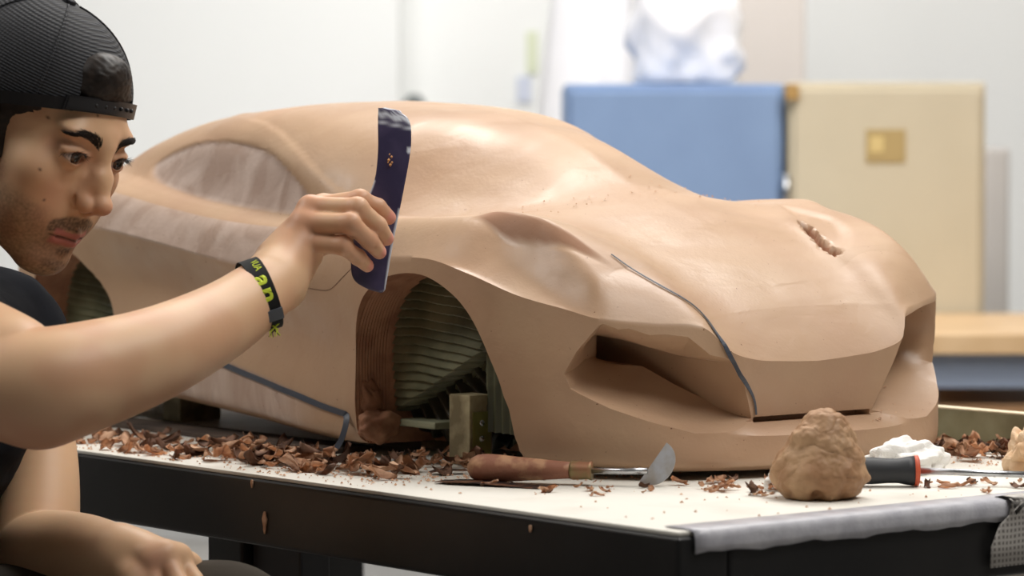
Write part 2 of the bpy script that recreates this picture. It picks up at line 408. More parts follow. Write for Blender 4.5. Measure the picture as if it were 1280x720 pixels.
addc([(.221, 0, .010), (.279, 0, .012), (.278, 0, .0385), (.246, 0, .0505), (.2545, 0, .104), (.251, 0, .109), (.248, 0, .113), (.246, 0, .117), (.244, 0, .121), (.241, 0, .125), (.238, 0, .130), (.236, 0, .133)], dict(E=1, r2=1, r3=1))
P = np.array([c[0] for c in COLS])                       # columns x rows x 3
# nose columns: an even sweep from the brow edge up to the centre line of the bonnet
ZC_X = [0, .06, .12, .155, .174, .192, .209, .217, .224, .232, .240, .246, .251, .2545]
ZC_Z = [.263, .247, .2205, .1985, .1850, .1710, .1560, .1480, .1405, .1315, .1225, .1155, .1095, .104]
for k, xc, up_z in ((-7, .186, .42), (-6, .198, .42), (-5, .209, .50), (-4, .217, .60), (-3, .226, .75), (-2, .234, .9), (-1, .238, 1.0)):
    E_ = P[k, 4].copy(); c_ = np.array([xc, 0, np.interp(xc, ZC_X, ZC_Z)])
    d_ = np.linalg.norm(c_ - E_); t_ = np.array([-.62, -.5 * min(1, E_[1] / .1), up_z]); t_ /= np.linalg.norm(t_)
    p1 = E_ + t_ * d_ * .36; p2 = c_ + np.array([(E_[0] - xc) * .12, E_[1] * .5, (E_[2] - c_[2]) * .10])
    for r_, t in enumerate((.13, .27, .42, .58, .74, .88, 1.0)):
        P[k, 5 + r_] = (1-t)**3 * E_ + 3*t*(1-t)**2 * p1 + 3*t*t*(1-t) * p2 + t**3 * c_
for k in (-8, -9, -10, -11):      # centre heights behind follow the same profile
    zc_ = np.interp(P[k, 11, 0], ZC_X, ZC_Z); dz_ = zc_ - P[k, 11, 2]
    for r_ in range(7, 12): P[k, r_, 2] += dz_ * ((r_ - 6) / 5)

S = np.array([[c[1].get(n, 0) for n in R_NAMES] for c in COLS])
def hermite_rows(P, S, ns):
    """interpolate along axis 1"""
    C_, R_, _ = P.shape
    d = np.linalg.norm(np.diff(P, axis=1), axis=2)
    h = np.maximum(d, 1e-4) ** .75
    slope = np.diff(P, axis=1) / h[..., None]
    T = np.zeros_like(P); T[:, 0] = slope[:, 0]; T[:, -1] = slope[:, -1]
    w0 = h[:, 1:][..., None]; w1 = h[:, :-1][..., None]
    T[:, 1:-1] = (slope[:, :-1] * w0 + slope[:, 1:] * w1) / (w0 + w1)
    out = []
    for i in range(R_ - 1):
        s0 = S[:, i][:, None]; s1 = S[:, i + 1][:, None]
        t0 = T[:, i] * (1 - s0) + slope[:, i] * s0
        t1 = T[:, i + 1] * (1 - s1) + slope[:, i] * s1
        hh = h[:, i][:, None]
        n = ns[i]
        for k in range(n):
            t = k / n
            out.append((2*t**3-3*t**2+1)*P[:, i] + (t**3-2*t**2+t)*hh*t0 + (-2*t**3+3*t**2)*P[:, i+1] + (t**3-t**2)*hh*t1)
    out.append(P[:, -1])
    return np.stack(out, 1)
RN = [4, 10, 10, 16, 16, 14, 12, 16, 14, 10, 8]
A = hermite_rows(P, S, RN)
CN = [8, 8, 8, 10, 14, 20, 26, 26, 26, 22, 20, 16, 20, 18, 22, 22, 18, 16, 14, 14, 14, 12, 12, 10]
B = np.transpose(hermite_rows(np.transpose(A, (1, 0, 2)), np.zeros((A.shape[1], A.shape[0])), CN), (1, 0, 2))
nu, nv = B.shape[:2]
B[0, :, 1] = 0; B[-1, :, 1] = 0; B[:, -1, 1] = 0
B[..., 1] = np.maximum(B[..., 1], 0)

# bonnet: one height field swept fore and aft between the cowl section and the brow edge
iE = sum(RN[:4]); i0 = int(np.argmin(np.abs(B[:, iE, 0] - .0)))
sec = B[i0, iE:]; sw = sec[::-1, 1]; sz = sec[::-1, 2]
ec = B[i0:, iE]; o_ = np.argsort(ec[:, 1])
PS = [0, .028, .057, .10, .18, .28, .39, .53, .76, 1]; PCN = [0, .058, .113, .185, .317, .445, .576, .71, .884, 1]
PCR = [0, .085, .18, .30, .48, .635, .75, .845, .94, 1]
xx, ww = B[..., 0], B[..., 1]
Ex = np.interp(ww, ec[o_, 1], ec[o_, 0]); Ez = np.interp(ww, ec[o_, 1], ec[o_, 2]); z0 = np.interp(ww, sw, sz)
def smooth_tab(a, b):
    u = np.linspace(0, 1, 401); y_ = np.interp(u, a, b)
    for _ in range(3):
        q = np.convolve(np.pad(y_, 12, mode='reflect', reflect_type='odd'), np.ones(25) / 25, 'valid'); q[0], q[-1] = 0, 1; y_ = q
    return u, y_
s_ = np.clip((Ex - xx) / np.maximum(Ex, .02), 0, 1)
bl = np.clip((ww - .1) / .1, 0, 1); bl = bl * bl * (3 - 2 * bl)
pp = np.interp(s_, *smooth_tab(PS, PCN)) * (1 - bl) + np.interp(s_, *smooth_tab(PS, PCR)) * bl
b2 = np.clip((ww - .205) / .03, 0, 1); b2 = b2 * b2 * (3 - 2 * b2)
pp = pp * (1 - b2) + s_ * b2
H_ = Ez + (z0 - Ez) * pp
kk = np.clip((xx - .0) / .06, 0, 1); kk = kk * kk * (3 - 2 * kk) * (np.arange(nv)[None, :] >= iE)
B[..., 2] = B[..., 2] * (1 - kk) + H_ * kk
for _ in range(14):               # relax the sweep a little
    z_ = B[..., 2].copy()
    m_i = (kk[1:-1, 1:-1] > .02) & (np.arange(nv)[None, 1:-1] > iE + 2)
    B[1:-1, 1:-1, 2] = np.where(m_i, .4 * z_[1:-1, 1:-1] + .15 * (z_[2:, 1:-1] + z_[:-2, 1:-1] + z_[1:-1, 2:] + z_[1:-1, :-2]), z_[1:-1, 1:-1])
# faint step where the windscreen meets the pillar
def poly_line(px, pz, pl):
    d = np.full(px.shape, 1e9); sg = np.zeros(px.shape)
    for (ax, az), (bx_, bz) in zip(pl, pl[1:]):
        ex, ez = bx_ - ax, bz - az
        t = np.clip(((px - ax) * ex + (pz - az) * ez) / (ex * ex + ez * ez), 0, 1)
        dd = np.hypot(px - ax - t * ex, pz - az - t * ez)
        c = ex * (pz - az) - ez * (px - ax)
        sg = np.where(dd < d, np.sign(c), sg); d = np.minimum(d, dd)
    return d, sg
_d, _s = poly_line(B[..., 0], B[..., 2], [(-.52, .343), (-.44, .334), (-.395, .323), (-.33, .300), (-.26, .267), (-.195, .243)])
_k = (B[..., 0] < -.18) & (B[..., 0] > -.56) & (B[..., 1] > .10) & (B[..., 2] > .236)
_lift = np.where(_k & (_s < 0), .0017 * (1 - np.clip((_d - .012) / .012, 0, 1)) * np.clip(_d / .0016, 0, 1), 0)
B[..., 1] += _lift; B[..., 2] += _lift * .6
# ---- carve the lamp hollows and the window panels into the surface
def poly_sd(px, pz, poly):
    """signed distance to a closed 2D polygon, negative inside"""
    d = np.full(px.shape, 1e9); inside = np.zeros(px.shape, bool)
    n = len(poly)
    for i in range(n):
        ax, az = poly[i]; bx_, bz = poly[(i + 1) % n]
        ex, ez = bx_ - ax, bz - az
        t = np.clip(((px - ax) * ex + (pz - az) * ez) / (ex * ex + ez * ez), 0, 1)
        d = np.minimum(d, np.hypot(px - ax - t * ex, pz - az - t * ez))
        c = ((az > pz) != (bz > pz)) & (px < (bx_ - ax) * (pz - az) / (bz - az + 1e-12) + ax)
        inside ^= c
    return np.where(inside, -d, d)
def smooth_poly(pts, n=6):
    pts = [np.array(p, float) for p in pts]; out = []
    N_ = len(pts)
    for i in range(N_):
        a, b, c, d = pts[i - 1], pts[i], pts[(i + 1) % N_], pts[(i + 2) % N_]
        for k in range(n):
            t = k / n
            out.append(tuple(.5 * (2 * b + (c - a) * t + (2 * a - 5 * b + 4 * c - d) * t * t + (3 * b - a - 3 * c + d) * t ** 3)))
    return out
DLO = smooth_poly([(-.285, .2405), (-.285, .250), (-.32, .272), (-.375, .296), (-.43, .308), (-.49, .3125), (-.545, .308), (-.595, .291), (-.585, .276), (-.53, .2615), (-.44, .2475), (-.36, .2405), (-.31, .2375)])
X_, W_, Z_ = B[..., 0], B[..., 1], B[..., 2]
sd = poly_sd(X_, Z_, DLO)
rowidx = np.arange(nv)[None, :].repeat(nu, 0)
cab = (W_ > .13) & (Z_ > .234)
mask_dlo = np.where(cab, 1 - np.clip((sd + .0015) / .003, 0, 1), 0)
groove = np.where(cab, np.exp(-(sd / .0022) ** 2), 0)
ss = lambda t: np.clip(t, 0, 1) ** 2 * (3 - 2 * np.clip(t, 0, 1))
B[..., 1] -= mask_dlo * .0028 + groove * .0010
# near lamp hollow: ridge line in plan (x, w), hollow lies inboard of it
RX = np.array([-.045, .015, .065, .110, .145, .170]); RW = np.array([.215, .222, .222, .214, .200, .182])
rw = np.interp(X_, RX, RW)
inb = rw - W_                                             # distance inboard of ridge
t = (X_ - RX[0]) / (RX[-1] - RX[0])
tt = np.clip(t, 0, 1)
top = (rowidx > sum(RN[:4])) & (t > 0) & (t < 1) & (W_ > .08)
tq = np.clip((X_ - .004) / .168, 0, 1)
A_s = .0138 * np.clip(np.sin(np.pi * tq ** .92), 0, 1) ** 1.15
wall = .013 * np.clip(np.sin(np.pi * tt), 0, 1) ** .5 + .002
rise = A_s * np.clip(inb / wall, 0, 1) ** .8 * (1 - ss((inb - wall - .006) / .075))
hollow = 0 * (.0035 * np.exp(-((inb - .002) / .003) ** 2)) * (inb > 0) * np.sin(np.pi * tt)
lamp = np.where(top & (inb > 0), hollow - rise, 0)
B[..., 2] -= lamp
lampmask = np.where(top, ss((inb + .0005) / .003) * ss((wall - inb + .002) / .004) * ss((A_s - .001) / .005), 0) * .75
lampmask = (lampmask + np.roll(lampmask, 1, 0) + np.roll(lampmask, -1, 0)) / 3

# the far half is a little higher in the nose, and its lamp is only roughed out
BF = B.copy()
BF[..., 2] += lamp
xf, wf, zf = BF[..., 0], BF[..., 1], BF[..., 2]
up_ = np.where(rowidx > 8, .062 * wf * np.clip((zf - .05) / .11, 0, 1) * ss((xf + .35) / .3), 0)
shal = poly_sd(xf, wf, smooth_poly([(.02, .172), (.066, .143), (.102, .131), (.143, .117), (.160, .121), (.155, .145), (.128, .172), (.08, .188)]))
topf = rowidx > sum(RN[:5]) - 6
up_ -= np.where(topf, .0040 * ss(-shal / .016), 0)
dp_, _ = poly_line(xf, wf, [(.092, .140), (.108, .132), (.124, .1262), (.143, .1215), (.154, .1225)])
rough = np.array([[noise.fractal(Vector((float(xf[i, j]) * 210, float(wf[i, j]) * 210, 1.0)), 1, 2, 3) if dp_[i, j] < .02 else 0 for j in range(nv)] for i in range(nu)])
pit = np.where(topf, ss(1 - (dp_ - .0015) / (.0070 + .005 * rough)), 0)
up_ -= pit * (.013 + .003 * rough)
BF[..., 2] += up_
pitmask = (pit > .35) * 1.0
def half_to_full(B, attrs):
    V = []; att = [[] for _ in attrs]; idx = {}
    def vid(i, j, s):
        if B[i, j, 1] < 1e-6: s = 0
        if j == nv - 1: s = 0
        k = (i, j, s)
        if k not in idx:
            idx[k] = len(V)
            p = B[i, j] if s == 0 else BF[i, j]
            V.append((p[0], -p[1] if s == 0 else p[1], p[2]))
            for a, src in zip(att, attrs): a.append(float(src[s][i, j]))
        return idx[k]
    F = []
    for s in (0, 1):
        for i in range(nu - 1):
            for j in range(nv - 1):
                q = [vid(i, j, s), vid(i + 1, j, s), vid(i + 1, j + 1, s), vid(i, j + 1, s)]
                q = [a for n_, a in enumerate(q) if a != q[n_ - 1]]
                if len(set(q)) >= 3: F.append(tuple(q if s == 0 else q[::-1]))
    # underside: strips between the two lowest rows
    for i in range(nu - 1):
        a, b = vid(i, 0, 0), vid(i + 1, 0, 0); c, d = vid(i + 1, 0, 1), vid(i, 0, 1)
        q = [a, d, c, b]; q = [v for n_, v in enumerate(q) if v != q[n_ - 1]]
        if len(set(q)) >= 3: F.append(tuple(dict.fromkeys(q)))
    return V, F, att
# old grey-pink clay zones: window panels, upper door band, sill
zone = np.clip(mask_dlo, 0, 1)
band = ss((X_ + .66) / .1) * ss((-.17 - X_) / .1) * (rowidx > sum(RN[:4]) - 1) * (rowidx < sum(RN[:5]) + 2) * .85
sill = ss((X_ + .62) / .08) * ss((-.18 - X_) / .1) * (rowidx > sum(RN[:1])) * (rowidx <= sum(RN[:2])) * .8
zone = np.maximum(zone, np.maximum(band, sill))
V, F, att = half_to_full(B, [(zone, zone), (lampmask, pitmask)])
m_clay = mat('styling_clay', srgb(183, 150, 122), .42)
def clay_nodes(m_):
    nt = m_.node_tree; N = nt.nodes; L = nt.links; p = N['Principled BSDF']
    tc = N.new('ShaderNodeTexCoord')
    def nz(scale, det=5, stretch=None, dist=0):
        n_ = N.new('ShaderNodeTexNoise'); n_.inputs['Scale'].default_value = scale; n_.inputs['Detail'].default_value = det
        n_.inputs['Distortion'].default_value = dist
        if stretch:
            mp = N.new('ShaderNodeMapping'); mp.inputs['Scale'].default_value = stretch
            L.new(tc.outputs['Object'], mp.inputs[0]); L.new(mp.outputs[0], n_.inputs['Vector'])
        else: L.new(tc.outputs['Object'], n_.inputs['Vector'])
        return n_
    def rng(src, a, b, c=0, d=1):
        r_ = N.new('ShaderNodeMapRange'); r_.inputs[1].default_value = a; r_.inputs[2].default_value = b
        r_.inputs[3].default_value = c; r_.inputs[4].default_value = d; L.new(src, r_.inputs[0]); return r_.outputs[0]
    def mixc(f, a, b):
        x = N.new('ShaderNodeMix'); x.data_type = 'RGBA'
        if hasattr(f, 'node'): L.new(f, x.inputs[0])
        else: x.inputs[0].default_value = f
        for s_, v_ in ((6, a), (7, b)):
            if hasattr(v_, 'node'): L.new(v_, x.inputs[s_])
            else: x.inputs[s_].default_value = v_
        return x.outputs[2]
    c0 = mixc(rng(nz(9, 2, dist=.3).outputs['Fac'], .25, .8), srgb(189, 158, 128), srgb(181, 146, 119))
    c0 = mixc(rng(nz(26, 4, (1, .35, 1), .4).outputs['Fac'], .45, .8, 0, .3), c0, srgb(166, 131, 103))
    at = N.new('ShaderNodeAttribute'); at.attribute_name = 'old_clay'
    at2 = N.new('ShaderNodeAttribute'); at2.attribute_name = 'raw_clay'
    old = mixc(rng(nz(30, 5, (1, 1, .4), .8).outputs['Fac'], .4, .66), srgb(176, 152, 138), srgb(204, 184, 172))
    c1 = mixc(at.outputs['Fac'], c0, old)
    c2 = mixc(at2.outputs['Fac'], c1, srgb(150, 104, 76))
    sp = nz(260, 2)
    c3 = mixc(rng(sp.outputs['Fac'], .75, .765), c2, srgb(110, 72, 50))
    L.new(c3, p.inputs['Base Color'])
    r0 = rng(nz(14, 5, (1, .5, 1), .7).outputs['Fac'], .4, .62, .33, .52)
    mr = N.new('ShaderNodeMath'); mr.operation = 'MULTIPLY_ADD'
    L.new(at2.outputs['Fac'], mr.inputs[0]); mr.inputs[1].default_value = .35; L.new(r0, mr.inputs[2])
    m2_ = N.new('ShaderNodeMath'); m2_.operation = 'MULTIPLY_ADD'; L.new(at.outputs['Fac'], m2_.inputs[0]); m2_.inputs[1].default_value = -.12; L.new(mr.outputs[0], m2_.inputs[2])
    L.new(m2_.outputs[0], p.inputs['Roughness'])
    p.inputs['Specular IOR Level'].default_value = .5
    b1 = N.new('ShaderNodeBump'); b1.inputs['Strength'].default_value = .35; b1.inputs['Distance'].default_value = .0025
    L.new(nz(34, 4, (1, .6, 1), .5).outputs['Fac'], b1.inputs['Height'])
    b2 = N.new('ShaderNodeBump'); b2.inputs['Strength'].default_value = .25; b2.inputs['Distance'].default_value = .0006
    L.new(nz(300, 4).outputs['Fac'], b2.inputs['Height']); L.new(b1.outputs[0], b2.inputs['Normal'])
    L.new(b2.outputs[0], p.inputs['Normal'])
clay_nodes(m_clay)
m_rawclay = mat('combed_raw_clay', srgb(172, 126, 96), .75, mix=srgb(150, 104, 78), mix_scale=40, bump=.8, bump_scale=90, bump_dist=.002)
car = empty('clay_car_model', (0, 0, 0))
tag(car, 'brown clay scale model of a low sports car standing on the work table', 'car model')
body0 = mesh_np('clay_body', V, F, m_clay, None)
me = body0.data
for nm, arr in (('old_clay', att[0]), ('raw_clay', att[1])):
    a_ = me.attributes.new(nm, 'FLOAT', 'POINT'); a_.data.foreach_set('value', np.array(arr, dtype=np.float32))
me.materials.append(m_rawclay)

# ---- cutters (consumed here, never left in the scene)
def mirror_bm(bm):
    if bm.calc_volume(signed=True) < 0: bmesh.ops.reverse_faces(bm, faces=bm.faces[:])
    g = bmesh.ops.duplicate(bm, geom=bm.verts[:] + bm.edges[:] + bm.faces[:])
    vs = [e for e in g['geom'] if isinstance(e, bmesh.types.BMVert)]
    for v_ in vs: v_.co.y = -v_.co.y
    bmesh.ops.reverse_faces(bm, faces=[e for e in g['geom'] if isinstance(e, bmesh.types.BMFace)])
def loft(bm, rings, matidx=0):
    R_ = [[bm.verts.new(p) for p in r] for r in rings]
    n = len(rings[0])
    for a, b in zip(R_, R_[1:]):
        for k in range(n):
            f = bm.faces.new((a[k], a[(k + 1) % n], b[(k + 1) % n], b[k])); f.material_index = matidx
    for cap, rev in ((R_[0], True), (R_[-1], False)):
        f = bm.faces.new(cap[::-1] if rev else cap); f.material_index = matidx
        bmesh.ops.triangulate(bm, faces=[f])
def cutter(build):
    bm = bmesh.new(); build(bm)
    if bm.calc_volume(signed=True) < 0: bmesh.ops.reverse_faces(bm, faces=bm.faces[:])
    me_ = bpy.data.meshes.new('cutter'); bm.to_mesh(me_); bm.free()
    me_.materials.append(m_clay); me_.materials.append(m_rawclay)
    return link(bpy.data.objects.new('cutter', me_))
ARCH_PTS = ([(-.1265, .005), (-.1265, .05), (-.1265, .105), (-.118, .138), (-.098, .164), (-.062, .181), (-.012, .184), (.033, .168), (.063, .143), (.089, .100), (.105, .063), (.116, .022), (.118, .0)])
def arch_poly(pts):
    pts = [(pts[0][0], pts[0][1] - .03)] + pts + [(pts[-1][0], pts[-1][1] - .03)]
    full = smooth_poly(pts, 5)
    full = full[5:5 * (len(pts) - 2) + 1]
    return [(full[0][0], -.05)] + full + [(full[-1][0], -.05)]
def build_arch(cx, sx=1.0, dz=0.0, flip=False):
    def f(bm):
        pts = [(x + .00037, z) for x, z in arch_poly(ARCH_PTS)]
        def ring(w, sh=0):     # comb marks on the inner wall
            out = []
            for x, z in pts:
                out.append((x, -w, z))
            return out
        ws = [.3413, .262]
        k = .262
        while k > .222: k -= .0018; ws.append(k)
        ws += [.1613]
        rings = []
        for i, w in enumerate(ws):
            e = 0 if w > .26 else (.0009 if i % 2 else -.0002)
            c = (cx, .07)
            rings.append([(x + (x - c[0]) * e * 9, -w, z + max(0, z - c[1]) * e * 9) for x, _, z in ring(w)])
        loft(bm, rings, 1)
        mirror_bm(bm)
    return f
def build_rear(bm):
    RA = arch_poly([(-.747, .005), (-.748, .06), (-.75, .115), (-.74, .155), (-.715, .182), (-.68, .194), (-.648, .190), (-.618, .165), (-.597, .140), (-.582, .112), (-.575, .08), (-.565, .03), (-.563, .0)])
    ws = [.3413, .262]; k = .262
    while k > .222: k -= .0018; ws.append(k)
    ws += [.1613]
    rings = []
    for i, w in enumerate(ws):
        e = 0 if w > .26 else (.0009 if i % 2 else -.0002)
        rings.append([(x + (x + .66) * e * 9, -w, z + max(0, z - .07) * e * 9) for x, z in RA])
    loft(bm, rings, 1); mirror_bm(bm)
# side intakes at the nose
SK = [(.192, .2150, .1415), (.178, .232, .118), (.168, .2400, .097), (.173, .2375, .0835), (.203, .216, .067), (.229, .188, .0545), (.249, .152, .0435), (.262, .118, .0430), (.2490, .0780, .0525), (.2530, .0930, .083), (.247, .106, .1065), (.214, .136, .1120), (.205, .168, .1210), (.196, .195, .1320)]
SK_UP = [.008, 0, 0, .004, .004, .004, .004, .004, 0, 0, .012, .046, .038, .024]
BK = [(.150, .200, .130), (.150, .200, .118), (.148, .198, .108), (.150, .188, .105), (.155, .174, .103), (.160, .158, .1015), (.167, .143, .1005), (.190, .124, .084), (.210, .106, .071), (.204, .110, .092), (.184, .124, .112), (.165, .140, .124), (.155, .160, .128), (.150, .182, .130)]
BK2 = [(.138, .178, .129), (.138, .178, .118), (.136, .176, .109), (.13, .168, .107), (.12, .160, .106), (.09, .154, .105), (.06, .148, .104), (.07, .142, .1045), (.08, .138, .105), (.075, .138, .112), (.065, .141, .122), (.06, .147, .127), (.08, .152, .129), (.13, .168, .130)]
SKF = [(.188, .2125, .1435), (.186, .2265, .125), (.181, .2305, .100), (.184, .2300, .085), (.207, .213, .067), (.232, .187, .0545), (.249, .152, .0435), (.262, .118, .0430), (.2490, .0780, .0525), (.2530, .0930, .083), (.2520, .1080, .1130), (.237, .126, .1350), (.214, .168, .1395), (.198, .195, .1415)]
SKF_UP = [.000, 0, 0, .004, .004, .004, .004, .004, 0, 0, .001, .001, .001, .001]
def warp_far(p):
    k = min(max((p[0] + .35) / .3, 0), 1); k = k * k * (3 - 2 * k)
    return (p[0], p[1], p[2] + .062 * p[1] * min(max((p[2] - .05) / .11, 0), 1) * k)
def intake(SK_, UP_, sgn, wf):
    def f(bm):
        out = []
        for p, u_ in zip(SK_, UP_):
            p = wf(p); n = Vector((p[0] - .08, p[1] - .06, 0)).normalized()
            out.append((p[0] + n.x * .06, sgn * (p[1] + n.y * .06), p[2] + u_))
        rings = [out, [(p[0], sgn * p[1], p[2]) for p in map(wf, SK_)]]
        for f_, e_ in ((.35, .2), (.7, .55), (1, 1)):
            rings.append([(a[0] * (1 - f_) + b[0] * f_, sgn * (a[1] * (1 - f_) + b[1] * f_), a[2] * (1 - e_) + b[2] * e_) for a, b in zip(map(wf, SK_), map(wf, BK))])
        rings.append([(p[0], sgn * p[1], p[2]) for p in map(wf, BK2)])
        loft(bm, rings, 0)
    return f
def build_slit(bm):
    a = [(.262 + .01, -.098), (.2665, -.06), (.2675, 0), (.2665, .06), (.262 + .01, .098)]
    P0 = [(.262, -.079), (.263, 0), (.262, .079), (.230, .074), (.230, -.074)]
    add_prism(bm, P0, .0490, .0545, 'z')
cuts = [cutter(build_arch(0)), cutter(build_rear), cutter(intake(SK, SK_UP, -1, lambda p: p)), cutter(intake(SKF, SKF_UP, 1, warp_far)), cutter(build_slit)]
for c in cuts:
    b_ = body0.modifiers.new('b', 'BOOLEAN'); b_.operation = 'DIFFERENCE'; b_.solver = 'MANIFOLD'; b_.object = c
dg = bpy.context.evaluated_depsgraph_get()
me2 = bpy.data.meshes.new_from_object(body0.evaluated_get(dg), depsgraph=dg)
for c in cuts: bpy.data.objects.remove(c)
bpy.data.objects.remove(body0)
me2.name = 'clay_body'
me2.polygons.foreach_set('use_smooth', [True] * len(me2.polygons))
me2.set_sharp_from_angle(angle=math.radians(38))
body = link(bpy.data.objects.new('clay_body', me2), car)
bm = bmesh.new(); bm.from_mesh(me2); BODY_BVH = BVHTree.FromBMesh(bm); bm.free()
def on_body(x, y, lift=.0006):
    h = BODY_BVH.ray_cast(Vector((x, y, .6)), Vector((0, 0, -1)))
    return h[0] + h[1] * lift, h[1]
def hit(o, d, lift=.0006):
    h = BODY_BVH.ray_cast(Vector(o), Vector(d).normalized())
    return h[0] + h[1] * lift, h[1]

# ---- armature seen in the wheel openings: ribbed translucent sheet and ledge
m_arm = mat('olive_grey_foam_sheet', srgb(128, 128, 102), .28, mix=srgb(84, 86, 66), mix_scale=14, coat=.2, spec=.6)
m_armdark = mat('dark_foam_ribs', srgb(70, 66, 52), .35, mix=srgb(44, 42, 34), mix_scale=20, spec=.6)
def armature(cx, s, xa=-.14, xb=.12):
    nx, nz_ = 230, 230
    V = []; F = []; D = []
    for i in range(nx + 1):
        x = xa + (xb - xa) * i / nx
        for j in range(nz_ + 1):
            z = .032 + .165 * j / nz_
            dline = (z - .046) - (x + .121) * (.062 / .133)       # above the diagonal cut
            warp = .0015 * math.sin(x * 38 + 1) + .0006 * math.sin(x * 90)
            if x > .012 + .004 * math.sin(z * 120):                 # upright ribs at the front end
                w = .206 + .0022 * math.sin(x * 520) ; d = 0
            elif dline > 0:
                ph = ((z + warp + x * .05) / .0088) % 1
                w = .212 - .12 * max(0, .1 - z) * .6 + .0046 * (1 - ph) ** .7 ; d = 0
            else:
                rr = math.hypot(x - .03, (z - .16) * .9)
                ph = (rr / .0150) % 1
                w = .184 + .009 * (.5 - .5 * math.cos(2 * math.pi * ph)) ; d = 1
            V.append((cx + x, -s * w, z)); D.append(d)
    for i in range(nx):
        for j in range(nz_):
            a = i * (nz_ + 1) + j
            q = (a, a + nz_ + 1, a + nz_ + 2, a + 1)
            F.append(q if s > 0 else q[::-1])
    # back sheet closes the slab
    o = mesh_np('wheel_well_core', V, F, m_arm, car)
    o.data.materials.append(m_armdark)
    o.data.polygons.foreach_set('material_index', [1 if all(D[v] for v in f) else 0 for f in F])
    s_ = o.modifiers.new('s', 'SOLIDIFY'); s_.thickness = .03; s_.offset = -1
    tag(o, 'ribbed olive grey core inside the wheel opening')
    bm = bmesh.new(); add_box(bm, (cx + max(-.115, xa + .01), min(-s * .217, -s * .13), .030), (cx - .055, max(-s * .217, -s * .13), .037), bev=.002)
    bm_obj('core_ledge', bm, m_led, o)
m_led = mat('pale_green_ledge', srgb(150, 152, 126), .5)
for cx in (0, -.665):
    for s in (1, -1): armature(cx, s, -.14 if cx == 0 else -.092, .12 if cx == 0 else .108)
# loose raw clay lump at the foot of the front wheel opening
def lump(name, c, rad, amp, sc, seed, mt, par, sub=4):
    o = blob(name, c, rad, amp, sc, seed, mt, sub)
    o.parent = par; return o
lump('raw_clay_edge', (-.122, -.236, .030), (.013, .024, .016), .3, 1.6, 5, m_rawclay, car)
lump('raw_clay_edge', (-.128, -.242, .052), (.007, .014, .022), .3, 1.8, 9, m_rawclay, car)
# ---- timber posts and blocks that carry the model
m_post = mat('weathered_pine', srgb(176, 164, 130), .65, mix=srgb(120, 108, 80), mix_scale=30)
def block(lo, hi, name='support_block', label=None, rz=0):
    bm = bmesh.new(); c = Vector(((lo[0] + hi[0]) / 2, (lo[1] + hi[1]) / 2, 0))
    add_box(bm, lo, hi, Matrix.Translation(c) @ Matrix.Rotation(rz, 4, 'Z') @ Matrix.Translation(-c), bev=.0012)
    return bm_obj(name, bm, m_post, car)

block((-.017, -.229, .0003), (.015, -.201, .068), 'support_post')
bm = bmesh.new(); add_box(bm, (.0153, -.226, .003), (.0163, -.204, .052), bev=.0003)
br_ = bm_obj('bracket', bm, mat('yellow_zinc_bracket', srgb(150, 150, 90), .35, .6), car)
for z_ in (.012, .026, .041):
    bm = bmesh.new(); bmesh.ops.create_uvsphere(bm, u_segments=12, v_segments=8, radius=.0032)
    bmesh.ops.scale(bm, vec=(.45, 1, 1), verts=bm.verts); bmesh.ops.translate(bm, verts=bm.verts, vec=(.0164, -.215, z_))
    bm_obj('screw', bm, m_steel, br_, True)
block((-.165, -.150, .0003), (-.140, -.118, .030))
block((-.625, -.165, .0003), (-.590, -.11, .045))
block((-.45, -.02, .0003), (-.40, .10, .03)); block((.05, -.03, .0003), (.10, .06, 0.0098)); block((.16, -.02, .0003), (.20, .05, 0.0098))
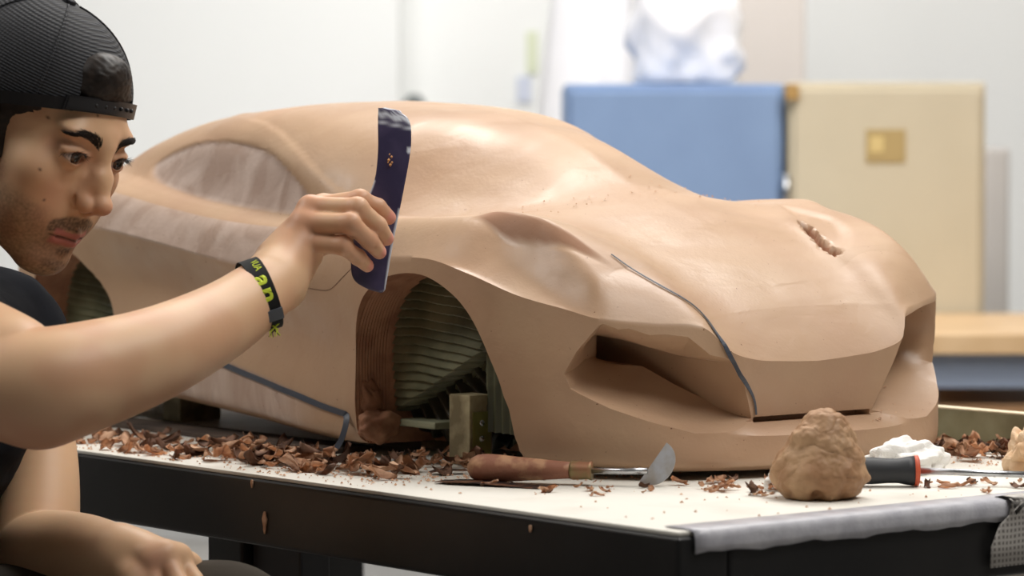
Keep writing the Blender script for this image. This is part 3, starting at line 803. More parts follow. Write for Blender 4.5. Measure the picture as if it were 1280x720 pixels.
# ------------------------------------------------------------------ the modeller (person)
class Field:
    """signed distance field on a grid, combined with smooth unions and cuts"""
    def __init__(s, lo, hi, h):
        s.lo = np.array(lo, float); s.h = h
        s.n = np.ceil((np.array(hi) - s.lo) / h).astype(int) + 1
        s.g = np.full(s.n, .03, np.float32)
    def win(s, lo, hi):
        a = np.clip(np.floor((np.array(lo) - s.lo) / s.h).astype(int), 0, s.n)
        b = np.clip(np.ceil((np.array(hi) - s.lo) / s.h).astype(int) + 1, 0, s.n)
        if (b <= a).any(): return None, None
        ax = [s.lo[i] + s.h * np.arange(a[i], b[i], dtype=np.float32) for i in range(3)]
        return tuple(slice(a[i], b[i]) for i in range(3)), (ax[0][:, None, None], ax[1][None, :, None], ax[2][None, None, :])
    def op(s, lo, hi, f, k, sub=False):
        m = max(k, .004) + .012
        w, c = s.win(np.array(lo) - m, np.array(hi) + m)
        if w is None: return
        d = f(*c); g = s.g[w]
        if sub:
            d = -d; hh = np.clip(.5 - .5 * (d - g) / k, 0, 1) if k > 0 else None
            s.g[w] = np.maximum(g, d) if k <= 0 else (g * hh + d * (1 - hh) + k * hh * (1 - hh)) * 1.0
        else:
            hh = np.clip(.5 + .5 * (g - d) / k, 0, 1)
            s.g[w] = g * (1 - hh) + d * hh - k * hh * (1 - hh)
    def ball(s, c, r, k=.008, sub=False):
        c = np.array(c, float); r = np.array(r if hasattr(r, '__len__') else [r] * 3, float)
        rm = r.min()
        def f(x, y, z):
            q = ((x - c[0]) / r[0]) ** 2 + ((y - c[1]) / r[1]) ** 2 + ((z - c[2]) / r[2]) ** 2
            k0 = np.sqrt(q); k1 = np.sqrt(((x - c[0]) / r[0] ** 2) ** 2 + ((y - c[1]) / r[1] ** 2) ** 2 + ((z - c[2]) / r[2] ** 2) ** 2)
            return np.where(k0 > 1e-6, k0 * (k0 - 1) / np.maximum(k1, 1e-6), -rm)
        s.op(c - r, c + r, f, k, sub)
    def cap(s, a, b, ra, rb, k=.008, sub=False, flat=None):
        """tapered capsule"""
        a = np.array(a, float); b = np.array(b, float); ab = b - a; L2 = max(float(ab @ ab), 1e-12); R = max(ra, rb)
        def f(x, y, z):
            px, py, pz = x - a[0], y - a[1], z - a[2]
            t = np.clip((px * ab[0] + py * ab[1] + pz * ab[2]) / L2, 0, 1)
            dx, dy, dz = px - t * ab[0], py - t * ab[1], pz - t * ab[2]
            return np.sqrt(dx * dx + dy * dy + dz * dz) - (ra + (rb - ra) * t)
        s.op(np.minimum(a, b) - R, np.maximum(a, b) + R, f, k, sub)
    def mesh(s, iso=0.0):
        g = vdb.FloatGrid(.03)
        g.copyFromArray(np.clip(s.g, -.03, .03).astype(np.float32))
        g.transform = vdb.createLinearTransform(voxelSize=s.h)
        p, q = g.convertToQuads(isovalue=iso)
        return np.asarray(p, float) + s.lo, np.asarray(q, int)[:, ::-1]
def keep_big(V, F):
    """drop loose crumbs of surface"""
    n = len(V); par = np.arange(n)
    e = np.concatenate([F[:, [0, 1]], F[:, [1, 2]], F[:, [2, 3]]])
    for _ in range(200):
        m1 = np.minimum(par[e[:, 0]], par[e[:, 1]]); old = par.copy()
        np.minimum.at(par, e[:, 0], m1); np.minimum.at(par, e[:, 1], m1); par = par[par]
        if (par == old).all(): break
    ids, cnt = np.unique(par, return_counts=True)
    keep = par == ids[np.argmax(cnt)]
    re = -np.ones(n, int); re[keep] = np.arange(keep.sum())
    F = F[keep[F[:, 0]]]
    return V[keep], re[F]
sm = lambda a, b, x: np.clip((x - a) / (b - a), 0, 1) ** 2 * (3 - 2 * np.clip((x - a) / (b - a), 0, 1))

# head frame: +x his right side, +y where he looks, +z up
HR = np.array([[.3675, .838, .4032], [-.9266, .2928, .236], [.0797, -.4604, .8841]])
u_, _, vt_ = np.linalg.svd(HR); HR = u_ @ vt_
HC = np.array([-.1199, -.6241, .3302])
to_world = lambda P: P @ HR.T + HC
H = Field((-.105, -.125, -.165), (.105, .135, .145), .0012)
H.ball((0, -.020, .030), (.0750, .0880, .070), .01)
H.ball((0, .022, -.018), (.062, .066, .080), .02)
for s in (1, -1):
    H.cap((s * .050, .002, -.070), (s * .016, .066, -.100), .0155, .0165, .022)
    H.cap((s * .056, .000, -.025), (s * .052, .002, -.070), .014, .014, .02)
    H.ball((s * .044, .054, -.024), (.021, .022, .018), .018)
    H.ball((s * .034, .050, -.058), (.026, .030, .034), .022)
    H.ball((s * .028, .0690, .0215), (.020, .0140, .0085), .012)      # brow ridge
H.ball((0, .073, -.101), (.019, .0185, .0165), .016)                    # chin
H.ball((0, .062, -.064), (.032, .0305, .030), .018)                     # muzzle
H.ball((0, .0630, .030), (.028, .013, .020), .018)
H.ball((0, .0795, .016), (.012, .009, .012), .012)
for s in (1, -1):
    H.ball((s * .0335, .097, -.003), (.0175, .0165, .0115), .010, True)
    H.ball((s * .0160, .098, -.004), (.0045, .0110, .0100), .008, True)
    H.cap((s * .018, .0955, -.019), (s * .036, .087, -.023), .003, .003, .009, True)
# nose
H.cap((0, .0835, .012), (0, .0975, -.020), .0066, .0074, .008)
H.cap((0, .0985, -.020), (0, .1045, -.0325), .0074, .0090, .004)
H.ball((0, .1065, -.0330), (.0098, .0096, .0086), .004)
H.cap((0, .103, -.038), (0, .094, -.046), .0048, .0052, .004)
for s in (1, -1):
    H.ball((s * .0118, .0955, -.0375), (.0074, .0105, .0082), .004)
    H.cap((s * .006, .094, -.012), (s * .012, .088, -.032), .006, .007, .010)
    H.ball((s * .0070, .0975, -.0440), (.0034, .0058, .0042), .0012, True)
    H.cap((s * .0165, .0870, -.0285), (s * .0190, .0905, -.0370), .0012, .0012, .0035, True)
    H.cap((s * .0190, .0905, -.0370), (s * .0150, .0930, -.0440), .0012, .0010, .0030, True)
# eyes: lids around the ball, with an almond opening
EYE_R = .0122
EYES = [np.array((s * .0315, .0720, -.0005)) for s in (1, -1)]
for s, ec_ in zip((1, -1), EYES):
    H.ball(ec_, .0142, .0035)
    H.cap(ec_ + (s * .013, .003, .005), ec_ + (-s * .012, .0095, .004), .0035, .003, .004)
    def almond(x, y, z, s=s, ec_=ec_):
        u = (x - ec_[0]) * s; zz_ = z - ec_[2] - .06 * u
        up_r, dn_r = .0170, .024
        a = np.sqrt((u) ** 2 + (zz_ + up_r - .0062) ** 2) - up_r
        b = np.sqrt((u) ** 2 + (zz_ - dn_r + .0050) ** 2) - dn_r
        return np.maximum(np.maximum(a, b), -(y - .066))
    H.op(ec_ - .016, ec_ + .020, almond, .0012, True)
    H.ball(ec_, EYE_R - .0003, .0004, True)
# mouth
H.cap((-.020, .0845, -.0715), (0, .0935, -.0690), .0026, .0042, .004)
H.cap((.020, .0845, -.0715), (0, .0935, -.0690), .0026, .0042, .004)
H.cap((-.017, .0845, -.0775), (0, .0925, -.0785), .0030, .0052, .004)
H.cap((.017, .0845, -.0775), (0, .0925, -.0785), .0030, .0052, .004)
H.cap((-.0255, .0815, -.0745), (0, .0985, -.0738), .0011, .0010, .0022, True)
H.cap((.0255, .0815, -.0745), (0, .0985, -.0738), .0011, .0010, .0022, True)
H.cap((-.012, .0975, -.0885), (.012, .0975, -.0885), .0045, .0045, .009, True)
H.cap((0, .1005, -.052), (0, .0995, -.064), .0016, .0022, .004, True)
# ear on his right side and left side
for s in (1, -1):
    c = (s * .078, -.012, -.012)
    H.ball(c, (.008, .019, .031), .004)
    H.ball((s * .084, -.008, -.008), (.0065, .011, .018), .003, True)
H.cap((0, -.035, -.055), (0, -.075, -.16), .052, .056, .03)
Vh, Fh = keep_big(*H.mesh())
Lh = Vh.copy()
def tube(Fd, pts, rads, k=.003, n=9):
    """smooth tapered limb: many short capsules along a spline"""
    P_ = [np.array(p, float) for p in pts]; R_ = list(rads)
    P_ = [2 * P_[0] - P_[1]] + P_ + [2 * P_[-1] - P_[-2]]; R_ = [R_[0]] + R_ + [R_[-1]]
    out = []
    for i in range(1, len(P_) - 2):
        a, b, c, d = P_[i - 1:i + 3]; ra, rb, rc, rd = R_[i - 1:i + 3]
        for q in range(n):
            t = q / n
            h = lambda a, b, c, d: .5 * (2 * b + (c - a) * t + (2 * a - 5 * b + 4 * c - d) * t * t + (3 * b - a - 3 * c + d) * t ** 3)
            out.append((h(a, b, c, d), h(ra, rb, rc, rd)))
    out.append((P_[-2], R_[-2]))
    for (a, ra), (b, rb) in zip(out, out[1:]): Fd.cap(a, b, ra, rb, k)
# ---- limbs and trunk, in world space
def Wp(px, py, dep): return np.array(wpt(px, py, dep))
rshoulder, relbow, rwrist = Wp(-205, 395, 2.74), Wp(34, 478, 2.62), Wp(322, 362, 2.79)
allp = [rshoulder, relbow, rwrist, Wp(495, 240, 2.9), Wp(470, 400, 2.8), Wp(0, 560, 2.6), Wp(0, 560, 2.7)]
lo = np.min(allp, 0) - .05; hi = np.max(allp, 0) + .05
A_ = Field(lo, hi, .0016)
def chain(Fd, pts, rads, k):
    for (a, b, ra, rb) in zip(pts, pts[1:], rads, rads[1:]): Fd.cap(a, b, ra, rb, k)
tube(A_, [rshoulder, Wp(-60, 440, 2.68), Wp(8, 466, 2.64)], [.058, .054, .050])
tube(A_, [Wp(12, 482, 2.625), Wp(60, 482, 2.63), Wp(110, 470, 2.65), Wp(190, 444, 2.69), Wp(270, 405, 2.75), Wp(318, 372, 2.79), Wp(345, 350, 2.815)], [.046, .0475, .0450, .0395, .0335, .0290, .0265])
A_.ball(Wp(48, 512, 2.625), .028, .02)
FING = {
 'index': [(404, 258, 2.870), (450, 250, 2.856), (472, 259, 2.862), (486, 272, 2.874)],
 'middle': [(388, 260, 2.852), (447, 260, 2.836), (472, 282, 2.846), (483, 298, 2.866)],
 'ring': [(380, 279, 2.842), (438, 279, 2.824), (462, 301, 2.838), (474, 315, 2.860)],
 'pinky': [(378, 303, 2.840), (428, 307, 2.828), (448, 322, 2.842), (459, 332, 2.858)]}
FR = {'index': (.0102, .0090, .0080, .0068), 'middle': (.0104, .0092, .0083, .0070), 'ring': (.0102, .0088, .0080, .0068), 'pinky': (.0098, .0080, .0072, .0062)}
# palm
A_.cap(Wp(343, 345, 2.825), Wp(392, 268, 2.862), .021, .0135, .012)
A_.cap(Wp(345, 345, 2.82), Wp(382, 283, 2.852), .022, .0135, .012)
A_.cap(Wp(348, 352, 2.82), Wp(380, 303, 2.850), .021, .0125, .012)
A_.cap(Wp(352, 360, 2.83), Wp(388, 320, 2.862), .019, .0115, .012)
A_.cap(Wp(345, 325, 2.84), Wp(385, 275, 2.885), .018, .014, .012)
for n_, js in FING.items():
    pj = [Wp(*j) for j in js]; rr = FR[n_]
    k_ = .0045
    G = Field(np.min(pj, 0) - .03, np.max(pj, 0) + .03, .0016)
    A_.ball(pj[0], rr[0] + .0018, .008)
    A_.cap(pj[0], pj[1], rr[0], rr[1], .0035)
    A_.ball(pj[1], rr[1] + .0010, .003)
    A_.cap(pj[1], pj[2], rr[1] - .0002, rr[2], .0025)
    A_.cap(pj[2], pj[3], rr[2] + .0002, rr[3], .0025)
TH_ = [Wp(360, 318, 2.865), Wp(405, 300, 2.894), Wp(440, 292, 2.898), Wp(463, 286, 2.8965)]
tube(A_, TH_, [.0150, .0118, .0100, .0084], .004)
Va, Fa = keep_big(*A_.mesh())
# left arm
lshoulder, lelbow, lwrist = Wp(-10, 430, 3.03), Wp(42, 700, 2.93), Wp(140, 694, 2.735)
L_HAND = {
 'index': [(186, 700, 2.700), (192, 735, 2.690), (190, 765, 2.705), (186, 785, 2.72)],
 'middle': [(205, 694, 2.705), (222, 730, 2.690), (222, 765, 2.705), (216, 787, 2.72)],
 'ring': [(222, 698, 2.718), (243, 728, 2.705), (246, 760, 2.715), (240, 780, 2.73)],
 'pinky': [(234, 708, 2.738), (256, 732, 2.732), (261, 757, 2.74), (257, 774, 2.75)]}
pts = [lshoulder, lelbow, lwrist] + [Wp(*j) for v_ in L_HAND.values() for j in v_] + [Wp(160, 770, 2.68)]
B_ = Field(np.min(pts, 0) - .06, np.max(pts, 0) + .06, .0019)
tube(B_, [lshoulder, Wp(44, 560, 2.99), lelbow], [.050, .038, .042])
tube(B_, [lelbow, Wp(66, 698, 2.87), Wp(104, 694, 2.80), lwrist, Wp(165, 697, 2.72)], [.042, .043, .036, .027, .022])
for n_, js in L_HAND.items():
    pj = [Wp(*j) for j in js]
    B_.cap(Wp(150, 694, 2.73), pj[0], .020, .0125, .012)
    B_.ball(pj[0], .0120, .006)
    chain(B_, pj, [.0100, .0090, .0082, .0070], .003)
chain(B_, [Wp(150, 704, 2.715), Wp(164, 722, 2.695), Wp(170, 752, 2.685), Wp(172, 775, 2.69)], [.017, .0125, .0108, .0085], .008)
Vb, Fb = keep_big(*B_.mesh())
# trunk and neck
neck0 = to_world(np.array([[0, -.045, -.085]]))[0]
chest = Wp(-155, 500, 2.90); belly = Wp(-235, 700, 2.93); pelvis = Wp(-330, 860, 2.94)
T_ = Field(np.min([neck0, chest, belly, pelvis, rshoulder, lshoulder], 0) - .22, np.max([neck0, chest, belly, pelvis, rshoulder, lshoulder], 0) + .22, .005)
T_.cap(neck0, Wp(-150, 390, 2.9), .05, .062, .03)
def trunk(Fd, g):
    Fd.cap(chest + VD * .07, chest - VD * .07, .105 + g, .105 + g, .05) if False else None
    cv = np.array(VD)
    Fd.cap(chest + cv * .055, chest - cv * .055, .112 + g, .112 + g, .05)
    Fd.cap(belly + cv * .045, belly - cv * .045, .105 + g, .105 + g, .06)
    Fd.cap(chest, belly, .12 + g, .115 + g, .05)
    Fd.cap(belly, pelvis, .12 + g, .125 + g, .05)
    Fd.cap(rshoulder, chest, .058 + g, .09 + g, .04)
    Fd.cap(lshoulder, chest, .056 + g, .09 + g, .04)
    Fd.cap(Wp(-150, 390, 2.9), chest, .075 + g, .11 + g, .04)
trunk(T_, 0)
Vt, Ft = keep_big(*T_.mesh())
Vhw = to_world(Vh)
Vall = np.concatenate([Vhw, Va, Vb, Vt]); off = np.cumsum([0, len(Vhw), len(Va), len(Vb)])
Fall = np.concatenate([Fh + off[0], Fa + off[1], Fb + off[2], Ft + off[3]])
def fast_mesh(name, V, F, mt, parent):
    me_ = bpy.data.meshes.new(name)
    me_.vertices.add(len(V)); me_.vertices.foreach_set('co', np.asarray(V, np.float32).ravel())
    me_.loops.add(F.size); me_.loops.foreach_set('vertex_index', np.asarray(F, np.int32).ravel())
    me_.polygons.add(len(F)); me_.polygons.foreach_set('loop_start', np.arange(0, F.size, F.shape[1], dtype=np.int32))
    me_.update(calc_edges=True); me_.validate()
    me_.polygons.foreach_set('use_smooth', [True] * len(me_.polygons))
    me_.materials.append(mt)
    return link(bpy.data.objects.new(name, me_), parent)
# ---- skin colour: natural tone, lips, beard growth, darker eye area and lip parting
def mixv(a, b, t): return a * (1 - t[:, None]) + np.array(b)[None, :] * t[:, None]
SK0 = np.array(srgb(219, 179, 142)[:3]); 
col = np.tile(SK0, (len(Vall), 1))
x, y, z = Lh.T
ax_ = np.abs(x)
nz = np.array([noise.noise(Vector(p) * 42) for p in Lh[::1]]) if len(Lh) < 4e5 else np.zeros(len(Lh))
nf = np.array([noise.noise(Vector(p) * 420) for p in Lh]) 
h_ = col[:len(Lh)]
h_ = mixv(h_, srgb(198, 146, 116)[:3], sm(.2, .9, .5 + nz) * .5)
flush = np.exp(-(((ax_ - .040) / .018) ** 2 + ((z + .035) / .02) ** 2)) * (y > .02)
h_ = mixv(h_, srgb(198, 126, 104)[:3], flush * .35)
h_ = mixv(h_, srgb(205, 130, 108)[:3], np.exp(-((x / .013) ** 2 + ((z + .036) / .012) ** 2)) * sm(.09, .102, y) * .5)
h_ = mixv(h_, srgb(170, 112, 96)[:3], np.exp(-(((ax_ - .0315) / .015) ** 2 + ((z + .0005) / .0075) ** 2)) * (y > .06) * .55)
beard = sm(-.048, -.066, z - .28 * (ax_ - .03)) * sm(-.01, .01, y) 
beard *= 1 - .65 * np.exp(-(((ax_ - .030) / .012) ** 2 + ((z + .058) / .012) ** 2))
side_b = sm(.052, .034, y) * sm(-.01, -.05, z) * sm(-.05, 0, y)
beard = np.maximum(beard * .58, side_b * .62)
must = np.exp(-((z + .0600 - .0 + .35 * np.maximum(ax_ - .012, 0)) / .0066) ** 4) * sm(.034, .026, ax_) * sm(.06, .075, y) * (1 - .35 * np.exp(-(x / .0025) ** 2))
goat = np.exp(-((z + .0885) / .006) ** 2) * sm(.016, .006, ax_) * sm(.07, .085, y)
chinb = sm(-.090, -.100, z) * sm(.035, .015, ax_) * sm(.03, .06, y)
bd = np.clip(np.maximum.reduce([beard, np.clip(must * 1.6, 0, 1), goat * 1.0, chinb * .8]) * (.86 + .5 * nf), 0, 1)
h_ = mixv(h_, srgb(62, 48, 40)[:3], bd * .84)
lipm = np.maximum(np.exp(-((z + .0700) / .0036) ** 4), np.exp(-((z + .0782) / .0044) ** 4)) * sm(.0245, .0205, ax_) * sm(.078, .084, y) * ((z < -.0668 + .0015 * np.cos(ax_ * 320)))
h_ = mixv(h_, srgb(196, 118, 112)[:3], np.clip(lipm, 0, 1) * .85)
h_ = mixv(h_, srgb(70, 36, 34)[:3], np.exp(-((z + .0742) / .0010) ** 2) * sm(.027, .024, ax_) * (y > .078) * .8)
for (mx, mz) in ((.052, .022), (.045, -.045), (.020, .040), (.058, -.020)):
    h_ = mixv(h_, srgb(96, 60, 46)[:3], np.exp(-(((x - mx) ** 2 + (z - mz) ** 2) / .0011 ** 2)) * (y > 0))
col[:len(Lh)] = h_
# knuckle flush and nails on the hands
def nail_paint(P, c, tip, tipin, nrm):
    """tint a nail patch: tip position, direction towards the knuckle, outward normal"""
    d = P - tip
    ax1 = (tipin - tip) / np.linalg.norm(tipin - tip)
    a = d @ ax1; n_ = nrm - (nrm @ ax1) * ax1; n_ /= np.linalg.norm(n_)
    s_ = np.cross(ax1, n_); b = d @ s_; e = d @ n_
    m_ = np.exp(-((a - .002) / .0060) ** 4) * np.exp(-(b / .0048) ** 4) * sm(.001, .004, e)
    return mixv(c, srgb(226, 150, 138)[:3], m_ * .8)
ca = col[off[1]:off[2]]
nz2 = np.array([noise.noise(Vector(p) * 30) for p in Va[::1]])
ca = mixv(ca, srgb(204, 152, 120)[:3], sm(.2, .9, .5 + nz2) * .5)
for n_, js in FING.items():
    pj = [Wp(*j) for j in js]
    for q_, rr in ((pj[0], .012), (pj[1], .010), (pj[2], .008)):
        ca = mixv(ca, srgb(202, 132, 108)[:3], np.exp(-((Va - q_) ** 2).sum(1) / rr ** 2 * .6) * .40)
    ca = mixv(ca, srgb(216, 136, 118)[:3], np.exp(-((Va - pj[3]) ** 2).sum(1) / .010 ** 2) * .45)
    ca = nail_paint(Va, ca, pj[3], pj[2], -np.array(VD) + np.array(VR) * .75 + np.array([0, 0, .1]))
ca = mixv(ca, srgb(205, 130, 108)[:3], np.exp(-((Va - Wp(38, 545, 2.62)) ** 2).sum(1) / .04 ** 2) * .5)
col[off[1]:off[2]] = ca
cb_ = col[off[2]:off[3]]
cb_ = mixv(cb_, srgb(200, 140, 118)[:3], np.exp(-((Vb - Wp(195, 705, 2.68)) ** 2).sum(1) / .02 ** 2) * .7)
col[off[2]:off[3]] = cb_
m_skin = mat('skin', (1, 1, 1, 1), .46, sss=.12, spec=.45, bump=.12, bump_scale=900, bump_dist=.0004)
nt = m_skin.node_tree
vc = nt.nodes.new('ShaderNodeAttribute'); vc.attribute_name = 'skin_tone'
nt.links.new(vc.outputs['Color'], nt.nodes['Principled BSDF'].inputs['Base Color'])
body_p = fast_mesh('person', Vall, Fall, m_skin, None)
a_ = body_p.data.color_attributes.new('skin_tone', 'FLOAT_COLOR', 'POINT')
a_.data.foreach_set('color', np.concatenate([col, np.ones((len(col), 1))], 1).astype(np.float32).ravel())
tag(body_p, 'bearded man in backwards black cap and dark T-shirt holding a scraper to the clay', 'person')
WM = Matrix([[*map(float, HR[i]), float(HC[i])] for i in range(3)] + [[0, 0, 0, 1]])
# eyes
m_eye = bpy.data.materials.new('eye'); m_eye.use_nodes = True
def eye_nodes():
    nt = m_eye.node_tree; N = nt.nodes; L = nt.links; p = N['Principled BSDF']
    tc = N.new('ShaderNodeTexCoord'); sp = N.new('ShaderNodeSeparateXYZ'); L.new(tc.outputs['Object'], sp.inputs[0])
    cr = N.new('ShaderNodeValToRGB'); cr.color_ramp.interpolation = 'LINEAR'
    mr = N.new('ShaderNodeMapRange'); mr.inputs[1].default_value = .0085; mr.inputs[2].default_value = .0122
    L.new(sp.outputs['Y'], mr.inputs[0]); L.new(mr.outputs[0], cr.inputs[0])
    e = cr.color_ramp.elements
    e[0].position = .0; e[0].color = srgb(214, 196, 188)
    e[1].position = 1; e[1].color = (.004, .003, .003, 1)
    for p_, c_ in ((.46, srgb(214, 200, 194)), (.50, srgb(44, 28, 20)), (.80, srgb(84, 54, 34)), (.86, (.005, .004, .004, 1))):
        q = e.new(p_); q.color = c_
    L.new(cr.outputs[0], p.inputs['Base Color']); p.inputs['Roughness'].default_value = .08
eye_nodes()
for s, ec_ in zip((1, -1), EYES):
    bm = bmesh.new(); bmesh.ops.create_uvsphere(bm, u_segments=40, v_segments=28, radius=EYE_R)
    bmesh.ops.rotate(bm, verts=bm.verts, matrix=Matrix.Rotation(-math.pi / 2, 3, 'X'))
    o = bm_obj('eye', bm, m_eye, body_p, True)
    gaze = Matrix.Rotation(math.radians(-6), 4, 'Z') @ Matrix.Rotation(math.radians(4), 4, 'X')
    o.matrix_world = WM @ Matrix.Translation(Vector(ec_)) @ gaze
# hair helpers on the head surface
bmh = BVHTree.FromPolygons([tuple(p) for p in Lh], [tuple(map(int, f)) for f in Fh])
m_hair = mat('dark_brown_hair', srgb(30, 24, 21), .5, spec=.35, mix=srgb(44, 35, 29), mix_scale=90)
def strands(name, roots, dirs, length, rad, par, lift=.0006, curve=.25):
    V = []; F = []
    rnd = random.Random(4)
    for (p, n_), d in zip(roots, dirs):
        L_ = length * rnd.uniform(.7, 1.25); d = (Vector(d) + Vector([rnd.uniform(-.16, .16) for _ in range(3)])).normalized()
        t = (d - n_ * d.dot(n_) * .85).normalized(); s_ = t.cross(n_).normalized()
        b0 = len(V)
        for k in range(4):
            f = k / 3; q = p + t * L_ * f + n_ * (lift + curve * L_ * f * (1 - f))
            r_ = rad * (1 - .8 * f)
            V += [tuple(q + s_ * r_), tuple(q - s_ * r_ * .6 + n_ * r_), tuple(q - s_ * r_ - n_ * r_ * .5)]
            if k: 
                a = b0 + (k - 1) * 3
                for j in range(3): F.append((a + j, a + (j + 1) % 3, a + 3 + (j + 1) % 3, a + 3 + j))
    o = mesh_np(name, V, F, m_hair, par); o.matrix_world = WM
    return o
def face_pt(x, z, y0=.2):
    h = bmh.ray_cast(Vector((x, y0, z)), Vector((0, -1, 0)))
    return h[0], h[1]
rnd = random.Random(2)
for s in (1, -1):
    roots, dirs = [], []
    for k in range(420):
        f = rnd.random() ** .9
        xx = s * (.0115 + .0350 * f)
        zc_ = .0155 + .0075 * math.sin(min(f, .8) / .8 * 1.75) - max(0, f - .7) * .016
        th = .0046 * (1 - f * .72) 
        zz_ = zc_ + rnd.uniform(-1, 1) * th
        p, n_ = face_pt(xx, zz_)
        if p is None: continue
        if n_.y < 0: n_ = -n_
        roots.append((p, n_)); dirs.append((s * (.35 + .75 * f), -.3 * f, .75 * (1 - f) - .15))
    strands('eyebrow', roots, dirs, .0062, .00032, body_p)
    roots, dirs = [], []
    ec_ = EYES[0] if s > 0 else EYES[1]
    for k in range(60):
        u = -.0125 + .026 * k / 59
        zt = .0062 - .0170 + math.sqrt(.0170 ** 2 - u * u) + .06 * u
        rr = math.sqrt(max(.0140 ** 2 - u * u - zt * zt, 0))
        roots.append((Vector((ec_[0] + s * u, ec_[1] + rr + .0006, ec_[2] + zt)), Vector((s * u * 30, 1, .35)).normalized()))
        dirs.append((s * u * 45, .9, .25))
    strands('eyelashes', roots, dirs, .0065, .00028, body_p, 0, -.3)
# short hair shell at the temple, back of the head and the tuft in the cap opening
Q = Field((-.1, -.125, -.09), (.1, .135, .145), .0018)
Q.ball((0, -.020, .030), (.0788, .0910, .0735), .004)
for s in (1, -1): Q.cap((s * .0640, .008, .0), (s * .0600, .024, -.030), .012, .0085, .01)
def hair_mask(x, y, z):
    # keep only behind the hairline
    line = .043 + .10 * np.clip(z - .0, -.03, .1) - 0 * x
    line = np.where(z < -.018, .043 - 1.1 * (-.018 - z), line)
    front = y - line + .0015 * np.sin(z * 1400)
    return -np.maximum(front, -.040 - z - .25 * (y - .03)) + 0 * x
Q.op((-.1, -.13, -.1), (.1, .14, .15), hair_mask, .003, True)
Q.ball((.004, .053, .066), (.032, .0215, .024), .008)
Q.ball((.010, .055, .066), (.022, .020, .020), .008)
Q.ball((.002, .058, .056), (.037, .0165, .013), .006)
def under_strap(x, y, z): return np.maximum((z - (.0095 + .42 * y) - .0085) , .045 - y) + 0 * x
Q.op((-.06, .04, 0), (.06, .12, .12), under_strap, .001, True)
Vq, Fq = keep_big(*Q.mesh())
disp = np.array([noise.noise(Vector((p[0] * 240, p[1] * 60, p[2] * 420))) for p in Vq])
nrm = Vq - np.array([0, -.020, .030]); nrm /= np.linalg.norm(nrm, axis=1)[:, None]
Vq = Vq + nrm * disp[:, None] * .0009
o = fast_mesh('hair', to_world(Vq), Fq, m_hair, body_p)
# ---- cap, worn backwards
m_cap = bpy.data.materials.new('black_mesh_cap_fabric'); m_cap.use_nodes = True
def cap_nodes():
    nt = m_cap.node_tree; N = nt.nodes; L = nt.links; p = N['Principled BSDF']
    tc = N.new('ShaderNodeTexCoord')
    w1 = N.new('ShaderNodeTexWave'); w1.bands_direction = 'Z'; w1.inputs['Scale'].default_value = 120; w1.inputs['Distortion'].default_value = .6
    w2 = N.new('ShaderNodeTexWave'); w2.bands_direction = 'Y'; w2.inputs['Scale'].default_value = 95; w2.inputs['Distortion'].default_value = .5
    for w in (w1, w2): L.new(tc.outputs['Object'], w.inputs[0])
    mx = N.new('ShaderNodeMath'); mx.operation = 'MULTIPLY'; L.new(w1.outputs['Fac'], mx.inputs[0]); L.new(w2.outputs['Fac'], mx.inputs[1])
    ad = N.new('ShaderNodeMath'); ad.operation = 'MULTIPLY_ADD'; L.new(w1.outputs['Fac'], ad.inputs[0]); ad.inputs[1].default_value = .6; L.new(mx.outputs[0], ad.inputs[2])
    c = N.new('ShaderNodeMix'); c.data_type = 'RGBA'; c.inputs[6].default_value = srgb(12, 13, 16); c.inputs[7].default_value = srgb(30, 32, 40)
    L.new(ad.outputs[0], c.inputs[0]); L.new(c.outputs[2], p.inputs['Base Color'])
    b = N.new('ShaderNodeBump'); b.inputs['Strength'].default_value = .5; b.inputs['Distance'].default_value = .001
    L.new(ad.outputs[0], b.inputs['Height']); L.new(b.outputs[0], p.inputs['Normal']); p.inputs['Roughness'].default_value = .75
cap_nodes()
CC = np.array([0, -.020, .030]); CRr = np.array([.0868, .0965, .0785])
K = Field((-.105, -.135, -.07), (.105, .125, .15), .0014)
K.ball(CC, CRr, .001)
K.ball(CC, CRr - .0028, .0008, True)
def below(x, y, z): return (z - (.0095 + .42 * y)) * .92 + 0 * x
K.op((-.11, -.14, -.08), (.11, .13, .15), below, .0008, True)
def opening(x, y, z):
    zl = z - (.0095 + .42 * y)
    d = np.sqrt((x / .040) ** 2 + (zl / .047) ** 2) * .040 - .040
    return np.maximum(d, -(y - .02))
K.op((-.05, .02, 0), (.05, .13, .13), opening, .0008, True)
Vk, Fk = keep_big(*K.mesh())
capo = fast_mesh('cap', Vk, Fk, m_cap, body_p); capo.matrix_world = WM
capo['label'] = 'black mesh cap worn backwards'
m_plastic = mat('black_plastic_strap', srgb(34, 34, 37), .4)
def on_cap(a, zl, off):
    """point on the cap ellipsoid, a = azimuth from straight ahead, zl = height above the lower edge"""
    yy = .09; 
    for _ in range(12):
        z_ = .0095 + .42 * yy + zl
        s_ = math.sqrt(max(1e-6, 1 - ((z_ - CC[2]) / (CRr[2] + off)) ** 2))
        yy = CC[1] + (CRr[1] + off) * s_ * math.cos(a)
    return Vector((math.sin(a) * (CRr[0] + off) * s_, yy, z_))
def cap_band(name, a0, a1, z0_, z1_, off0, off1, mt, n=40):
    V = []; F = []
    for i in range(n + 1):
        a = a0 + (a1 - a0) * i / n
        for zl, of in ((z0_, off0), (z0_, off1), (z1_, off1), (z1_, off0)): V.append(tuple(on_cap(a, zl, of)))
    for i in range(n):
        for k in range(4): F.append((i*4+k, i*4+(k+1)%4, i*4+4+(k+1)%4, i*4+4+k))
    F.append((3, 2, 1, 0)); F.append(tuple(n*4+k for k in range(4)))
    o = mesh_np(name, V, F, mt, capo, False)
    return o
cap_band('strap', -.62, .62, .0005, .0150, -.001, .0042, m_plastic)
